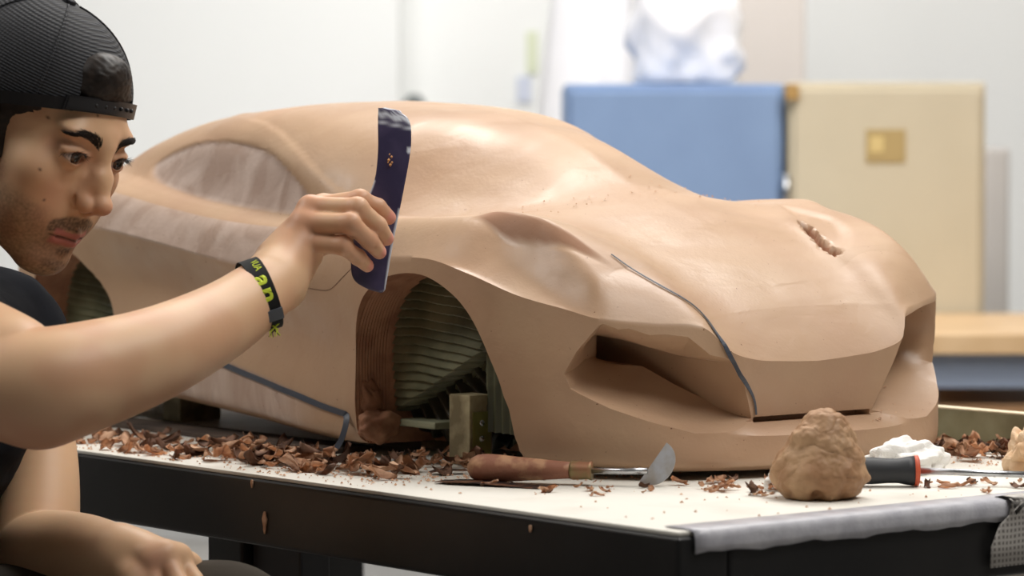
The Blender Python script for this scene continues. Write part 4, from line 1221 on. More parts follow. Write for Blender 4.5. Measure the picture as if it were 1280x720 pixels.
cap_band('strap', .0, .60, .0020, .0135, .0044, .0056, m_plastic)
for i in range(6):
    a = -.30 + i * .12
    bm = bmesh.new(); p = on_cap(a, .0078, .0046)
    bmesh.ops.create_uvsphere(bm, u_segments=10, v_segments=6, radius=.0019)
    bmesh.ops.translate(bm, verts=bm.verts, vec=p)
    bm_obj('snap', bm, m_plastic, capo, True)
cap_band('sweatband', .62, 2 * math.pi - .62, .0, .012, .0005, .0018, mat('black_cap_trim', srgb(22, 22, 25), .8), 90)
# stitched seams and top button
for a in (-.9, .9, 1.9, -1.9):
    pts = []
    for k in range(24):
        t = k / 23 * 1.45
        d = Vector((math.sin(a) * math.cos(t), math.cos(a) * math.cos(t), math.sin(t)))
        p = Vector(CC) + Vector((d.x * (CRr[0] + .0004), d.y * (CRr[1] + .0004), d.z * (CRr[2] + .0004)))
        if p.z > .0095 + .42 * p.y: pts.append(p)
    bm = bmesh.new(); add_tube(bm, pts, .0012, 6); bm_obj('seam', bm, m_cap, capo, True)
bm = bmesh.new(); bmesh.ops.create_uvsphere(bm, u_segments=16, v_segments=8, radius=.007)
bmesh.ops.scale(bm, vec=(1, 1, .5), verts=bm.verts); bmesh.ops.translate(bm, verts=bm.verts, vec=(0, -.020, .1095))
bm_obj('button', bm, m_cap, capo, True)
V = []; F = []
for i in range(25):
    a = math.pi - .75 + 1.5 * i / 24
    for j in range(7):
        f = j / 6; p = on_cap(a, .001, .001); o_ = .062 * f * math.cos((a - math.pi) * 1.1)
        V.append((p.x * (1 + .1 * f), p.y - o_, p.z - .25 * o_ - .012 * f * (abs(a - math.pi) / .75) ** 2))
for i in range(24):
    for j in range(6): F.append((i*7+j, i*7+j+1, i*7+8+j, i*7+7+j))
br = mesh_np('brim', V, F, m_cap, capo)
sd_ = br.modifiers.new('s', 'SOLIDIFY'); sd_.thickness = .003
# ---- T-shirt
m_shirt = mat('dark_navy_cotton', srgb(17, 19, 25), .95, mix=srgb(12, 13, 18), mix_scale=12, bump=.3, bump_scale=22, bump_dist=.006, spec=.15)
G = Field(T_.lo, T_.lo + T_.h * (T_.n - 1), .004)
trunk(G, .012)
G.cap(rshoulder, rshoulder * .42 + Wp(-60, 445, 2.68) * .58, .066, .071, .03)
G.cap(lshoulder, lshoulder * .62 + Wp(48, 560, 2.99) * .38, .062, .060, .03)
G.cap(neck0, Wp(-135, 410, 2.9), .050, .058, .004, True)
Vg, Fg = keep_big(*G.mesh())
dn = np.array([noise.fractal(Vector((p[0] * 9, p[1] * 9, p[2] * 16)), 1, 2, 3) for p in Vg])
cdir = Vg - (chest + (belly - chest) * .3); cdir /= np.linalg.norm(cdir, axis=1)[:, None]
Vg = Vg + cdir * dn[:, None] * .007
shirt = fast_mesh('t_shirt', Vg, Fg, m_shirt, body_p)
# ---- trousers and shoes, seated on a low stool with the left knee raised under the hand
m_trouser = mat('olive_brown_cotton', srgb(50, 42, 31), .9, bump=.3, bump_scale=20, bump_dist=.006)
vr = np.array(VR); vd = np.array(VD)
hipR = pelvis - vd * .09; hipL = pelvis + vd * .06
hipR[2] = hipL[2] = -.20
stool_top = -.20 - .119 - .022
kneeL = Wp(282, 797, 2.735); kneeR = pelvis - vd * .34 + vr * .34; kneeR[2] = -.17
ankL = kneeL - vr * .10 - vd * .02; ankL[2] = FLOOR + .095
ankR = kneeR - vr * .06; ankR[2] = FLOOR + .095
U = Field(np.min([hipR, hipL, kneeR, kneeL, ankR, ankL], 0) - .15, np.max([hipR, hipL, kneeR, kneeL, ankR, ankL, pelvis], 0) + .15, .006)
U.cap(hipR, hipL, .115, .115, .02); U.cap(pelvis, (hipR + hipL) / 2, .118, .115, .03)
for h0, k0, a0 in ((hipR, kneeR, ankR), (hipL, kneeL, ankL)):
    tube(U, [h0, h0 * .5 + k0 * .5, k0], [.090, .078, .061], .02); tube(U, [k0, k0 * .5 + a0 * .5, a0], [.061, .056, .046], .02)
Vu, Fu = keep_big(*U.mesh())
Vu[:, 2] = np.where(Vu[:, 2] < -.1, np.maximum(Vu[:, 2], np.where(np.linalg.norm(Vu[:, :2] - pelvis[:2], axis=1) < .17, stool_top + .003, -9)), Vu[:, 2])
fast_mesh('trousers', Vu, Fu, m_trouser, body_p)
m_shoe = mat('dark_shoe_leather', srgb(40, 36, 34), .6)
for a0 in (ankR, ankL):
    S_ = Field(a0 - .2, a0 + .25, .006)
    S_.cap(a0 + (0, 0, -.03), a0 + (0, 0, -.055), .042, .042, .02)
    S_.cap(a0 + (0, 0, -.055), a0 + vr * .15 + (0, 0, -.062), .038, .030, .02)
    def sole(x, y, z, a0=a0): return (z - (FLOOR + .004)) + 0 * x + 0 * y
    S_.op(a0 - .2, a0 + .25, sole, .002, True)
    Vs, Fs = keep_big(*S_.mesh()); fast_mesh('shoe', Vs, Fs, m_shoe, body_p)
# ------------------------------------------------------------------ tape lines on the model
m_tape = mat('grey_blue_styling_tape', srgb(72, 78, 90), .45)
def ribbon(name, pts, nrms, widths, mt, par, thick=.0005):
    V = []; F = []
    n = len(pts)
    for i in range(n):
        t = (pts[min(i + 1, n - 1)] - pts[max(i - 1, 0)]).normalized()
        s = t.cross(nrms[i]).normalized(); nn = s.cross(t).normalized(); w = widths[i] / 2
        for a, b in ((-w, 0), (w, 0), (w, thick), (-w, thick)): V.append(tuple(pts[i] + s * a + nn * b))
    for i in range(n - 1):
        for k in range(4): F.append((i*4+k, i*4+(k+1)%4, i*4+4+(k+1)%4, i*4+4+k))
    F.append((3, 2, 1, 0)); F.append(tuple((n-1)*4+k for k in range(4)))
    return mesh_np(name, V, F, mt, par, False)
def near_body(p, lift=.0006):
    h = BODY_BVH.find_nearest(Vector(p)); n = h[1]
    if n.dot(Vector((.6, -.6, .5))) < 0: n = -n
    return h[0] + n * lift, n
def along(pts, lift):
    """points laid on the body with evened-out normals"""
    q = [near_body(p, 0) for p in pts]; N_ = [n for _, n in q]
    for _ in range(16): N_ = [(N_[max(i-1, 0)] + N_[i] * 2 + N_[min(i+1, len(N_)-1)]).normalized() for i in range(len(N_))]
    Q_ = [p + n * lift for (p, _), n in zip(q, N_)]
    for _ in range(5): Q_ = [Q_[0]] + [(Q_[i-1] + Q_[i] * 2 + Q_[i+1]) / 4 for i in range(1, len(Q_) - 1)] + [Q_[-1]]
    out = []
    for p, n in zip(Q_, N_):
        h = BODY_BVH.find_nearest(p); d = (p - h[0]).dot(n)
        out.append((p + n * max(0, lift * .6 - d), n))
    return out
def spline(pts, k=5):
    pts = [Vector(p) for p in pts]; out = []
    for i in range(len(pts) - 1):
        a, b, c, d = pts[max(i-1, 0)], pts[i], pts[i+1], pts[min(i+2, len(pts)-1)]
        for q in range(k):
            t = q / k
            out.append(.5 * (2*b + (c-a)*t + (2*a-5*b+4*c-d)*t*t + (3*b-a-3*c+d)*t**3))
    out.append(pts[-1]); return out
HOOD = [(.1539, -.1725, .2022), (.1737, -.1621, .1906), (.1935, -.1499, .1783), (.2096, -.1345, .1658), (.2191, -.1232, .1554), (.2326, -.1204, .1433), (.2439, -.1209, .1327), (.2523, -.1185, .1227), (.2557, -.1116, .1093), (.2549, -.1008, .0956), (.2525, -.0884, .0823), (.2498, -.0787, .0706), (.2473, -.0742, .0568)]
pn = along(spline(HOOD), .0012)
ws_ = np.interp(np.linspace(0, 1, len(pn)), [0, .3, .55, .78, .88, 1], [.0014, .0022, .0044, .0042, .0028, .0020])
ribbon('tape_line', [p for p, n in pn], [n for p, n in pn], list(ws_), m_tape, car)
SIDE = [(-.56, -.2516, .105), (-.4712, -.2516, .0961), (-.4299, -.2532, .0896), (-.3748, -.2545, .0814), (-.3365, -.2552, .0742), (-.2989, -.2559, .0679), (-.2624, -.2563, .0609), (-.2265, -.2568, .0549), (-.1903, -.2579, .0482), (-.1612, -.2592, .0445), (-.1420, -.2602, .0420)]
pn = along(spline(SIDE), .0008)
pts_ = [p for p, n in pn]; nr_ = [n for p, n in pn]
tail = spline([pts_[-1], Vector((-.1365, -.2640, .0370)), Vector((-.1350, -.2680, .026)), Vector((-.1385, -.2720, .013)), Vector((-.148, -.2760, .0035))], 5)[1:]
pts_ += tail; nr_ += [Vector((.5, -.8, .3))] * len(tail)
ribbon('tape_line', pts_, nr_, [.0060] * len(pts_), m_tape, car, .0008)
# scribed panel lines and nicks
m_scribe = mat('dark_scribe_line', srgb(112, 82, 62), .8)
for L_ in ([(-.2853, -.2599, .1688), (-.2403, -.2615, .167), (-.1963, -.2631, .1643), (-.1639, -.2647, .1646), (-.1372, -.2664, .1789), (-.1243, -.2661, .1871)],
           [(.2555, -.112, .1172), (.240, -.118, .1140), (.232, -.124, .1128)]):
    pn = [near_body(p, .0001) for p in spline(L_)]
    ribbon('scribed_line', [p for p, n in pn], [n for p, n in pn], [.0007] * len(pn), m_scribe, car, .0002)

# ------------------------------------------------------------------ clay shavings
m_shave = mat('clay_shaving', srgb(214, 174, 142), .7, mix=srgb(184, 140, 110), mix_scale=60, bump=.4, bump_scale=200)
m_shave2 = mat('dark_clay_shaving', srgb(134, 100, 80), .75, mix=srgb(104, 78, 64), mix_scale=60)
def chip_mesh(seed, size):
    rnd = random.Random(seed)
    n, m_ = 11, 6
    curl = rnd.uniform(.4, 2.2); w = size * rnd.uniform(.35, .7); L_ = size * rnd.uniform(.9, 1.5)
    V = []; F = []
    ph = rnd.uniform(0, 6)
    for i in range(n):
        f = i / (n - 1); a = curl * (f - .5)
        R_ = L_ / curl
        ww = w * (.55 + .45 * math.sin(math.pi * f) + .18 * math.sin(f * 9 + ph))
        for j in range(m_):
            g = j / (m_ - 1) - .5
            V.append((R_ * math.sin(a) + .1 * size * math.sin(g * 5 + ph), g * ww + .12 * size * math.sin(f * 4 + ph), R_ * (1 - math.cos(a)) + .10 * size * math.sin(g * 6 + f * 5 + ph)))
    zmin = min(v[2] for v in V)
    V = [(a, b, c - zmin) for a, b, c in V]
    for i in range(n - 1):
        for j in range(m_ - 1):
            a = i * m_ + j; F.append((a, a + 1, a + m_ + 1, a + m_))
    bm = bmesh.new(); vs = [bm.verts.new(v) for v in V]
    for f in F: bm.faces.new([vs[k] for k in f])
    bmesh.ops.solidify(bm, geom=bm.faces[:], thickness=.0009)
    me_ = bpy.data.meshes.new('clay_shaving'); bmesh.ops.recalc_face_normals(bm, faces=bm.faces); bm.to_mesh(me_); bm.free()
    me_.polygons.foreach_set('use_smooth', [True] * len(me_.polygons))
    me_.materials.append(m_shave if seed % 5 else m_shave2)
    return me_
CHIPS = [chip_mesh(k + 1, s) for k, s in enumerate([.028, .023, .033, .020, .026, .018, .022, .029, .016, .025])]
rs = random.Random(11)
def scatter(n, fn, label, group, smin=.6, smax=1.1):
    for k in range(n):
        x_, y_, z_ = fn()
        o = bpy.data.objects.new('clay_shaving', rs.choice(CHIPS)); COL.objects.link(o)
        o.location = (x_, y_, z_ + .0009)
        o.rotation_euler = (rs.uniform(-.5, .5), rs.uniform(-.5, .5), rs.uniform(0, 6.28))
        s = rs.uniform(smin, smax); o.scale = (s, s, s)
        tag(o, label, 'clay shaving', group)
def heap():
    while True:
        x_ = rs.uniform(-.46, .07); y_ = rs.gauss(-.345, .030)
        if -.418 < y_ < -.285 and rs.random() < (.45 + .55 * math.exp(-((x_ + .12) / .16) ** 2)): break
    h = .016 * math.exp(-((y_ + .345) / .03) ** 2) * (.4 + .6 * math.exp(-((x_ + .12) / .16) ** 2))
    return x_, y_, rs.uniform(0, 1) * h
scatter(170, heap, 'curled brown clay shaving in the heap along the near table edge', 'clay shavings heaped along the near table edge')
scatter(34, lambda: (rs.uniform(-.06, .06), rs.uniform(-.275, -.20), rs.uniform(0, .008)), 'brown clay shaving piled at the foot of the wooden post', 'clay shavings at the wooden post', .5, .9)
scatter(52, lambda: (rs.uniform(.13, .29), min(.305, rs.gauss(.235, .035)), rs.uniform(0, .007)), 'brown clay shaving lying between the far nose corner and the timber board', 'clay shavings before the timber board', .6, 1.15)
scatter(34, lambda: (rs.uniform(.27, .40), rs.uniform(-.21, -.135) , rs.uniform(0, .003)), 'light brown clay scrap between the half round scraper and the clay lump', 'clay scraps left of the clay lump', .3, .6)
scatter(18, lambda: (rs.uniform(.40, .50), rs.uniform(-.03, .13), 0), 'small flat clay scrap in front of the thin steel rod', 'clay scraps by the steel rod', .3, .55)
scatter(16, lambda: (rs.uniform(.16, .31), rs.uniform(-.33, -.22), 0), 'small clay scrap beside the wooden handled scraper', 'clay scraps by the wooden handled scraper', .25, .5)
# fine crumbs (uncountable)
def crumbs(name, pts, r0, r1, seed, label):
    rr = random.Random(seed); V = []; F = []
    for p in pts:
        r_ = rr.uniform(r0, r1); b0 = len(V)
        for d in ((1, 0, 0), (0, 1, 0), (-1, 0, 0), (0, -1, 0), (0, 0, .8), (0, 0, -.2)):
            V.append(tuple(Vector(p) + Vector([d[i] * r_ * rr.uniform(.5, 1.4) for i in range(3)])))
        for a, b, c in ((0, 1, 4), (1, 2, 4), (2, 3, 4), (3, 0, 4), (1, 0, 5), (2, 1, 5), (3, 2, 5), (0, 3, 5)):
            F.append((b0 + a, b0 + b, b0 + c))
    o = mesh_np(name, V, F, m_shave, None, False)
    return tag(o, label, 'clay crumbs', None, 'stuff')
rc = random.Random(5)
P_ = [(rc.uniform(-.48, .12), min(-.27, max(-.42, rc.gauss(-.35, .04))), .0008) for _ in range(900)]
P_ += [(rc.uniform(.1, .50), rc.uniform(-.40, .12), .0006) for _ in range(120)]
P_ += [(rc.uniform(.1, .36), rc.gauss(.23, .05), .0008) for _ in range(420)]
P_ += [(rc.uniform(-.1, .2), rc.uniform(-.24, 0), .0008) for _ in range(200)]
P_ = [p for p in P_ if p[1] < .31 and not any(a - .004 < p[0] < b + .004 and c - .004 < p[1] < d + .004 for a, b, c, d in ((-.017, .017, -.229, -.201), (-.165, -.14, -.15, -.118), (.05, .1, -.03, .06), (.16, .2, -.02, .05)))]
crumbs('clay_crumbs', P_, .0006, .0022, 1, 'fine brown clay crumbs strewn over the white table top')
P_ = []
for _ in range(420):
    h = BODY_BVH.ray_cast(Vector((rc.uniform(.15, .27), rc.uniform(.06, .22) if rc.random() < .75 else rc.uniform(-.09, .09), .075)), Vector((0, 0, -1)))
    if h[0] and h[1].z > .5 and rc.random() < .22: P_.append(tuple(h[0] + h[1] * .0014))
for _ in range(60):
    p, n_ = on_body(rc.gauss(.0, .02), rc.uniform(-.17, .17), .0016); P_.append(tuple(p))
crumbs('clay_crumbs', P_, .0005, .0016, 2, 'fine brown crumbs caught on the nose shelf and windscreen base of the car')

# ------------------------------------------------------------------ things on the table
def lathe(bm, prof, n=28, M=None):
    rings = [[bm.verts.new((x_, r_ * math.cos(2*math.pi*k/n), r_ * math.sin(2*math.pi*k/n))) for k in range(n)] for x_, r_ in prof]
    for A, B2 in zip(rings, rings[1:]):
        for k in range(n): bm.faces.new((A[k], A[(k+1)%n], B2[(k+1)%n], B2[k]))
    bm.faces.new(rings[0][::-1]); bm.faces.new(rings[-1])
    if M is not None: bmesh.ops.transform(bm, matrix=M, verts=bm.verts)
# half round loop scraper with a turned wooden handle
d_ = Vector((.092, .056, 0)); ang = math.atan2(d_.y, d_.x) + .10
t = empty('half_round_scraper', (.131, -.322, 0), (0, 0, ang))
bm = bmesh.new()
lathe(bm, [(0, .004), (.003, .009), (.009, .0122), (.018, .0132), (.030, .0126), (.045, .0112), (.062, .0100), (.078, .0088), (.090, .0078), (.096, .0074)], 28, Matrix.Translation((0, 0, .0135)))
m_handle = mat('clay_smeared_wood_handle', srgb(186, 142, 108), .6, mix=srgb(150, 100, 78), mix_scale=38, mix_w=(.45, .55), bump=.5, bump_scale=120, bump_dist=.002)
bm_obj('handle', bm, m_handle, t, True)
bm = bmesh.new(); lathe(bm, [(.0955, .0080), (.098, .0086), (.112, .0078), (.115, .0088)], 24, Matrix.Translation((0, 0, .0135)))
bm_obj('ferrule', bm, mat('tarnished_brass', srgb(138, 122, 82), .45, .4, mix=srgb(158, 112, 84), mix_scale=60), t, True)
bm = bmesh.new(); add_tube(bm, [(.114, 0, .0135), (.150, 0, .0140), (.166, 0, .0145)], .0029, 12)
bm_obj('shaft', bm, m_steel, t, True)
c0_ = Vector(wpt(816.5, 577.5, 2.828)); ca_ = (Vector(wpt(833, 562, 2.828)) - Vector(wpt(800, 609, 2.828))).normalized()
cb2 = (Vector(wpt(848, 594, 2.820)) - Vector(wpt(816.5, 577.5, 2.828))); cb2 = (cb2 - ca_ * cb2.dot(ca_)).normalized(); cn_ = ca_.cross(cb2)
poly = [(math.cos(a) * .0212, math.sin(a) ** .9 * .0195) for a in [math.pi * k / 28 for k in range(29)]]
bm = bmesh.new(); add_prism(bm, poly, -.0006, .0006, 'z')
o = bm_obj('blade', bm, mat('dull_steel_blade', srgb(190, 192, 198), .45, .35, mix=srgb(172, 166, 160), mix_scale=50))
Mb = Matrix((ca_, cb2, cn_)).transposed().to_4x4(); Mb.translation = c0_
bpy.context.view_layer.update()
o.parent = t; o.matrix_parent_inverse = t.matrix_world.inverted(); o.matrix_world = Mb
tag(t, 'clay smeared wooden handled scraper with a half round steel blade', 'scraper')
# dark spring steel strip in front of it
V = []; F = []
for i in range(25):
    f = i / 24
    for a, b in ((-.014, 0), (.014, 0), (.014, .0006), (-.014, .0006)):
        V.append((f * .105, a * (1 - .25 * (f < .1)), b + .0012 * math.sin(f * 5) + .0016))
for i in range(24):
    for k in range(4): F.append((i*4+k, i*4+(k+1)%4, i*4+4+(k+1)%4, i*4+4+k))
F.append((3, 2, 1, 0)); F.append((96, 97, 98, 99))
m_blued = mat('dark_blued_steel', srgb(58, 46, 44), .4, .5, mix=srgb(120, 84, 64), mix_scale=45, mix_w=(.52, .6))
o = mesh_np('steel_strip', V, F, m_blued, None, False); o.location = (.118, -.345, 0); o.rotation_euler = (0, 0, math.atan2(.042, .084))
tag(o, 'flat dark steel strip lying in front of the wooden handled scraper', 'scraper blade')
V2 = [(v[0] * .33, v[1] * .55, v[2]) for v in V]
o = mesh_np('steel_strip', V2, F, m_blued, None, False); o.location = (.052, -.305, .0005); o.rotation_euler = (0, -.08, 1.1)
tag(o, 'small dark steel offcut lying left of the wooden scraper handle', 'steel offcut')
bm = bmesh.new(); add_box(bm, (-.05, -.006, 0), (.05, .006, .0045), bev=.0012)
o = bm_obj('plastic_strip', bm, mat('pale_grey_plastic', srgb(206, 208, 206), .4)); o.location = (-.035, -.245, 0); o.rotation_euler = (0, 0, .95)
tag(o, 'pale grey plastic strip lying on the table below the wheel opening', 'strip')

# lump of clay
S = Field((-.06, -.06, -.002), (.06, .06, .095), .0013)
def lumpf(fd):
    fd.ball((0, 0, .020), (.0415, .039, .028), .004)
    fd.ball((.003, .0, .042), (.031, .029, .026), .014)
    fd.ball((.006, .0, .061), (.0190, .018, .0175), .012)
    rr = random.Random(3)
    for k in range(16):
        a = rr.uniform(0, 6.28); h_ = rr.uniform(.016, .058); R_ = .037 * (1 - h_ / .085) + .002
        fd.ball((math.cos(a) * R_, math.sin(a) * R_ * .95, h_), (rr.uniform(.009, .015), rr.uniform(.009, .015), rr.uniform(.006, .012)), .006)
    for q, e, r_ in (((.012, -.044, .002), (.004, -.030, .007), .006), ((.030, -.030, .045), (.034, -.026, .036), .004), ((-.014, -.042, .022), (-.020, -.038, .019), .0025), ((.022, -.038, .022), (.028, -.034, .030), .003)):
        fd.cap(q, e, r_, r_ * .6, .005, True)
    fd.op((-.06, -.06, -.01), (.06, .06, .01), lambda x, y, z: z + 0 * x + 0 * y, .0006, True)
lumpf(S)
Vc, Fc = keep_big(*S.mesh())
dn = np.array([noise.fractal(Vector(p) * 70, 1, 2, 4) for p in Vc])
dirc = Vc - np.array([0, 0, .03]); dirc /= np.linalg.norm(dirc, axis=1)[:, None]
dl = np.array([abs(noise.noise(Vector(p) * 48 + Vector((3, 1, 7)))) for p in Vc])
Vc = Vc + dirc * (dn[:, None] * .0028 - (np.clip(.05 - dl, 0, .05) * .022)[:, None]); Vc[:, 2] = np.maximum(Vc[:, 2], .0002)
m_lump = mat('soft_light_clay', srgb(184, 148, 112), .6, mix=srgb(160, 120, 86), mix_scale=28, bump=.5, bump_scale=110, bump_dist=.002)
o = fast_mesh('clay_lump', Vc, Fc, m_lump, None); o.location = (.424, -.1665, 0); o.rotation_euler = (0, 0, .6)
tag(o, 'kneaded lump of light brown clay near the front edge of the table', 'clay lump')

# crumpled white tissue behind the lump
def crumple(name, rad, seed, mt, loc, rz=0, sharp=.5, res=5, flat=-.55):
    bm = bmesh.new(); bmesh.ops.create_icosphere(bm, subdivisions=res, radius=1)
    off = Vector((seed * 2.3, seed * 5.1, seed))
    for v_ in bm.verts:
        d = v_.co.normalized()
        r1 = noise.cell(d * 2.1 + off) if False else noise.voronoi(d * 1.2 + off)[0]
        k = .80 + sharp * .45 * (r1[1] - r1[0]) + .22 * noise.fractal(d * 2.2 + off, 1, 2, 2)
        q = Vector((d.x * rad[0] * k, d.y * rad[1] * k, d.z * rad[2] * k))
        q.z = max(q.z, flat * rad[2] * .5)
        v_.co = q
    zm = min(v_.co.z for v_ in bm.verts)
    bmesh.ops.translate(bm, verts=bm.verts, vec=(0, 0, -zm + .0003))
    o = bm_obj(name, bm, mt, None, False); o.location = loc; o.rotation_euler = (0, 0, rz); return o
m_tissue = mat('white_tissue_paper', srgb(240, 238, 234), .9, bump=.3, bump_scale=80)
o = crumple('crumpled_tissue', (.030, .066, .028), 4, m_tissue, (.318, .050, 0), .15); tag(o, 'crumpled white tissue lying right of the clay lump behind the dark tool handle', 'tissue')
o = crumple('crumpled_tissue', (.018, .020, .022), 7, m_tissue, (.357, -.143, 0), .4); tag(o, 'crumpled white tissue peeking out left of the clay lump', 'tissue')
o = crumple('crumpled_tissue', (.05, .035, .030), 9, m_tissue, (-.730, -.105, 0), .4, .7); tag(o, 'crumpled white paper under the rear of the car beneath the raised forearm', 'tissue')
o = crumple('crumpled_tissue', (.03, .03, .020), 12, m_tissue, (-.655, -.215, 0), .9, .7); tag(o, 'small crumpled white paper behind the shaving heap at its left end', 'tissue')
m_woody = mat('pale_beige_clay_curl', srgb(222, 192, 158), .7, mix=srgb(200, 160, 120), mix_scale=30)
o = crumple('clay_curl', (.022, .03, .034), 15, m_woody, (.372, .163, 0), .3, .9); tag(o, 'pale beige crumpled clay curl at the right edge of the table', 'clay curl')

# wire tool with black rubber grip and orange rings
t = empty('rubber_grip_tool', (.374, -.078, 0), (0, 0, math.atan2(.777, .629)))
bm = bmesh.new(); lathe(bm, [(.002, .0108), (.006, .0118), (.020, .0122), (.034, .0112), (.044, .0112), (.052, .0128), (.058, .0135)], 28, Matrix.Translation((0, 0, .0142)))
bm_obj('grip', bm, mat('black_rubber', srgb(44, 46, 50), .55), t, True)
m_or = mat('orange_rubber', srgb(206, 92, 62), .5)
for a in (0, .0575):
    bm = bmesh.new(); lathe(bm, [(a, .0126), (a + .0008, .0139), (a + .0042, .0139), (a + .005, .0120)], 28, Matrix.Translation((0, 0, .0142)))
    bm_obj('grip_ring', bm, m_or, t, True)
bm = bmesh.new(); add_tube(bm, [(.062, 0, .0142), (.12, 0, .012), (.178, 0, .010)], .0030, 12)
bm_obj('rod', bm, m_steel, t, True)
bm = bmesh.new(); lathe(bm, [(.176, .004), (.178, .0075), (.20, .0080), (.204, .006)], 20, Matrix.Translation((0, 0, .0100)))
bm_obj('end_cap', bm, mat('dark_end_cap', srgb(64, 62, 62), .5), t, True)
tag(t, 'steel rod tool with a black rubber grip and orange rings beside the clay lump', 'hand tool')

# timber board standing along the far side of the table
m_board = mat('weathered_plywood', srgb(150, 146, 120), .75, mix=srgb(128, 122, 94), mix_scale=14, bump=.2, bump_scale=60)
bm = bmesh.new(); add_box(bm, (-.95, .318, .0), (.50, .338, .0345), bev=.0008)
o = bm_obj('timber_board', bm, m_board); tag(o, 'long weathered timber board standing on edge along the far side of the table', 'board')
bm = bmesh.new(); add_box(bm, (-.95, .3182, .0346), (.50, .3378, .0362), bev=.0004)
e_ = bm_obj('lit_top_edge', bm, mat('light_struck_wood', srgb(226, 212, 184), .7), o)  # paler strip paints in the light falling on the board's top edge
# dark plank and white board under the model
bm = bmesh.new(); add_box(bm, (-.66, -.262, .0), (-.17, -.205, .0055), bev=.001)
tag(bm_obj('plank', bm, mat('dark_stained_plank', srgb(84, 70, 60), .8, mix=srgb(60, 50, 44), mix_scale=20)), 'thin dark plank lying on the table under the sill of the car', 'plank')

# clay smears stuck to the black frame of the table
for k, (p, L_, w_, lb) in enumerate((((-.0305, -.4346, -.0325), .021, .0042, 'long clay smear stuck to the black table frame'), ((-.0512, -.4346, -.0045), .008, .0020, 'tiny clay flake stuck high on the black table frame'), ((.358, -.4346, -.0100), .006, .0024, 'clay fleck on the black frame near the table corner'))):
    poly = []
    rr = random.Random(k + 40)
    for i in range(18):
        a = 2 * math.pi * i / 18; f = .5 - .5 * math.sin(a)
        poly.append((math.cos(a) * w_ * (1.0 - .62 * f) * rr.uniform(.75, 1.25), math.sin(a) * L_ / 2))
    bm = bmesh.new(); add_prism(bm, poly, -.0009, .0004, 'y')
    o = bm_obj('clay_smear', bm, m_shave); o.location = (p[0], p[1] - .0002, p[2] - L_ / 2); tag(o, lb, 'clay smear')
# woven grey tape over the front edge
m_weave = bpy.data.materials.new('woven_grey_tape'); m_weave.use_nodes = True
def weave():
    nt = m_weave.node_tree; N = nt.nodes; L = nt.links; p = N['Principled BSDF']; tc = N.new('ShaderNodeTexCoord')
    fs = []
    for d, sc in (('Y', 62), ('Z', 62)):
        w = N.new('ShaderNodeTexWave'); w.bands_direction = d; w.inputs['Scale'].default_value = sc; w.inputs['Distortion'].default_value = .8
        w.inputs['Detail'].default_value = 1; L.new(tc.outputs['Object'], w.inputs[0]); fs.append(w.outputs['Fac'])
    m1 = N.new('ShaderNodeMath'); m1.operation = 'MAXIMUM'; L.new(fs[0], m1.inputs[0]); L.new(fs[1], m1.inputs[1])
    c = N.new('ShaderNodeMix'); c.data_type = 'RGBA'; c.inputs[6].default_value = srgb(96, 90, 88); c.inputs[7].default_value = srgb(186, 182, 176)
    L.new(m1.outputs[0], c.inputs[0]); L.new(c.outputs[2], p.inputs['Base Color']); p.inputs['Roughness'].default_value = .6
weave()
V = []; F = []
prof = [(.528, .0022), (.5435, .0022), (.5462, .0005), (.5468, -.02), (.5465, -.038), (.5462, -.056)]
cols_ = [(-.080, .62), (-.074, .86), (-.070, 1.0), (-.055, 1.0), (-.035, 1.0), (-.012, 1.0), (.004, 1.0)]
for j, (y_, f_) in enumerate(cols_):
    for i, (x_, z_) in enumerate(prof):
        yy = y_ + (.040 * (1 - min(1, -z_ / .026)) if j < 3 and z_ > -.026 else 0)
        V.append((x_ + .0006 * math.sin(j * 2 + i), yy, z_))
n_ = len(prof)
for j in range(len(cols_) - 1):
    for i in range(n_ - 1): a = j * n_ + i; F.append((a, a + 1, a + n_ + 1, a + n_))
o = mesh_np('woven_tape', V, F, m_weave, None); s_ = o.modifiers.new('s', 'SOLIDIFY'); s_.thickness = .0008; s_.offset = 1
tag(o, 'patch of grey woven tape folded over the front edge of the table at the right', 'tape')

# ------------------------------------------------------------------ the flexible steel held in his hand
EL = [(135, 473, 482), (138, 473, 499), (146, 472.5, 510), (158, 472.5, 514), (181, 473, 514), (200, 472, 511.5), (219, 470, 508), (235, 465, 505), (250, 458, 502), (275, 449, 497), (300, 442, 492), (325, 438.5, 487.5), (342, 439, 485), (352, 443, 483), (359, 452, 482), (363, 466, 481), (365.5, 476, 478)]
ys_ = np.linspace(135, 365.5, 64); lx = np.interp(ys_, [e[0] for e in EL], [e[1] for e in EL]); rx = np.interp(ys_, [e[0] for e in EL], [e[2] for e in EL])
ker = np.array([1, 2, 3, 2, 1]) / 9
for arr in (lx, rx): arr[2:-2] = np.convolve(arr, ker, 'valid')
SC_D = 2.8835
nc = 15; V = []; F = []; wear = []
for i, (y_, a, b) in enumerate(zip(ys_, lx, rx)):
    for j in range(nc):
        f = j / (nc - 1); bow = .004 * (1 - (2 * f - 1) ** 2) * .4 - .010 * ((y_ - 250) / 115) ** 2 * (1 if y_ < 250 else .3)
        V.append(tuple(wpt(a + (b - a) * f, y_, SC_D - bow)))
        top_w = np.exp(-((y_ - 141 - 10 * f - 2 * math.sin(f * 14)) / 3.6) ** 2) + (.8 * np.exp(-((y_ - 152 - 9 * f) / 1.6) ** 2)) + (y_ < 150 and f > .55) * (.7 * (math.sin(f * 31 + y_) > 0))
        edge = (f > .93) * (y_ > 262) + (f < .07) * (y_ > 225) * (y_ < 262) + (f > .9) * (176 < y_ < 196) * (math.sin(y_ * 2.2) > 0)
        wear.append(float(np.clip(top_w + edge, 0, 1)))
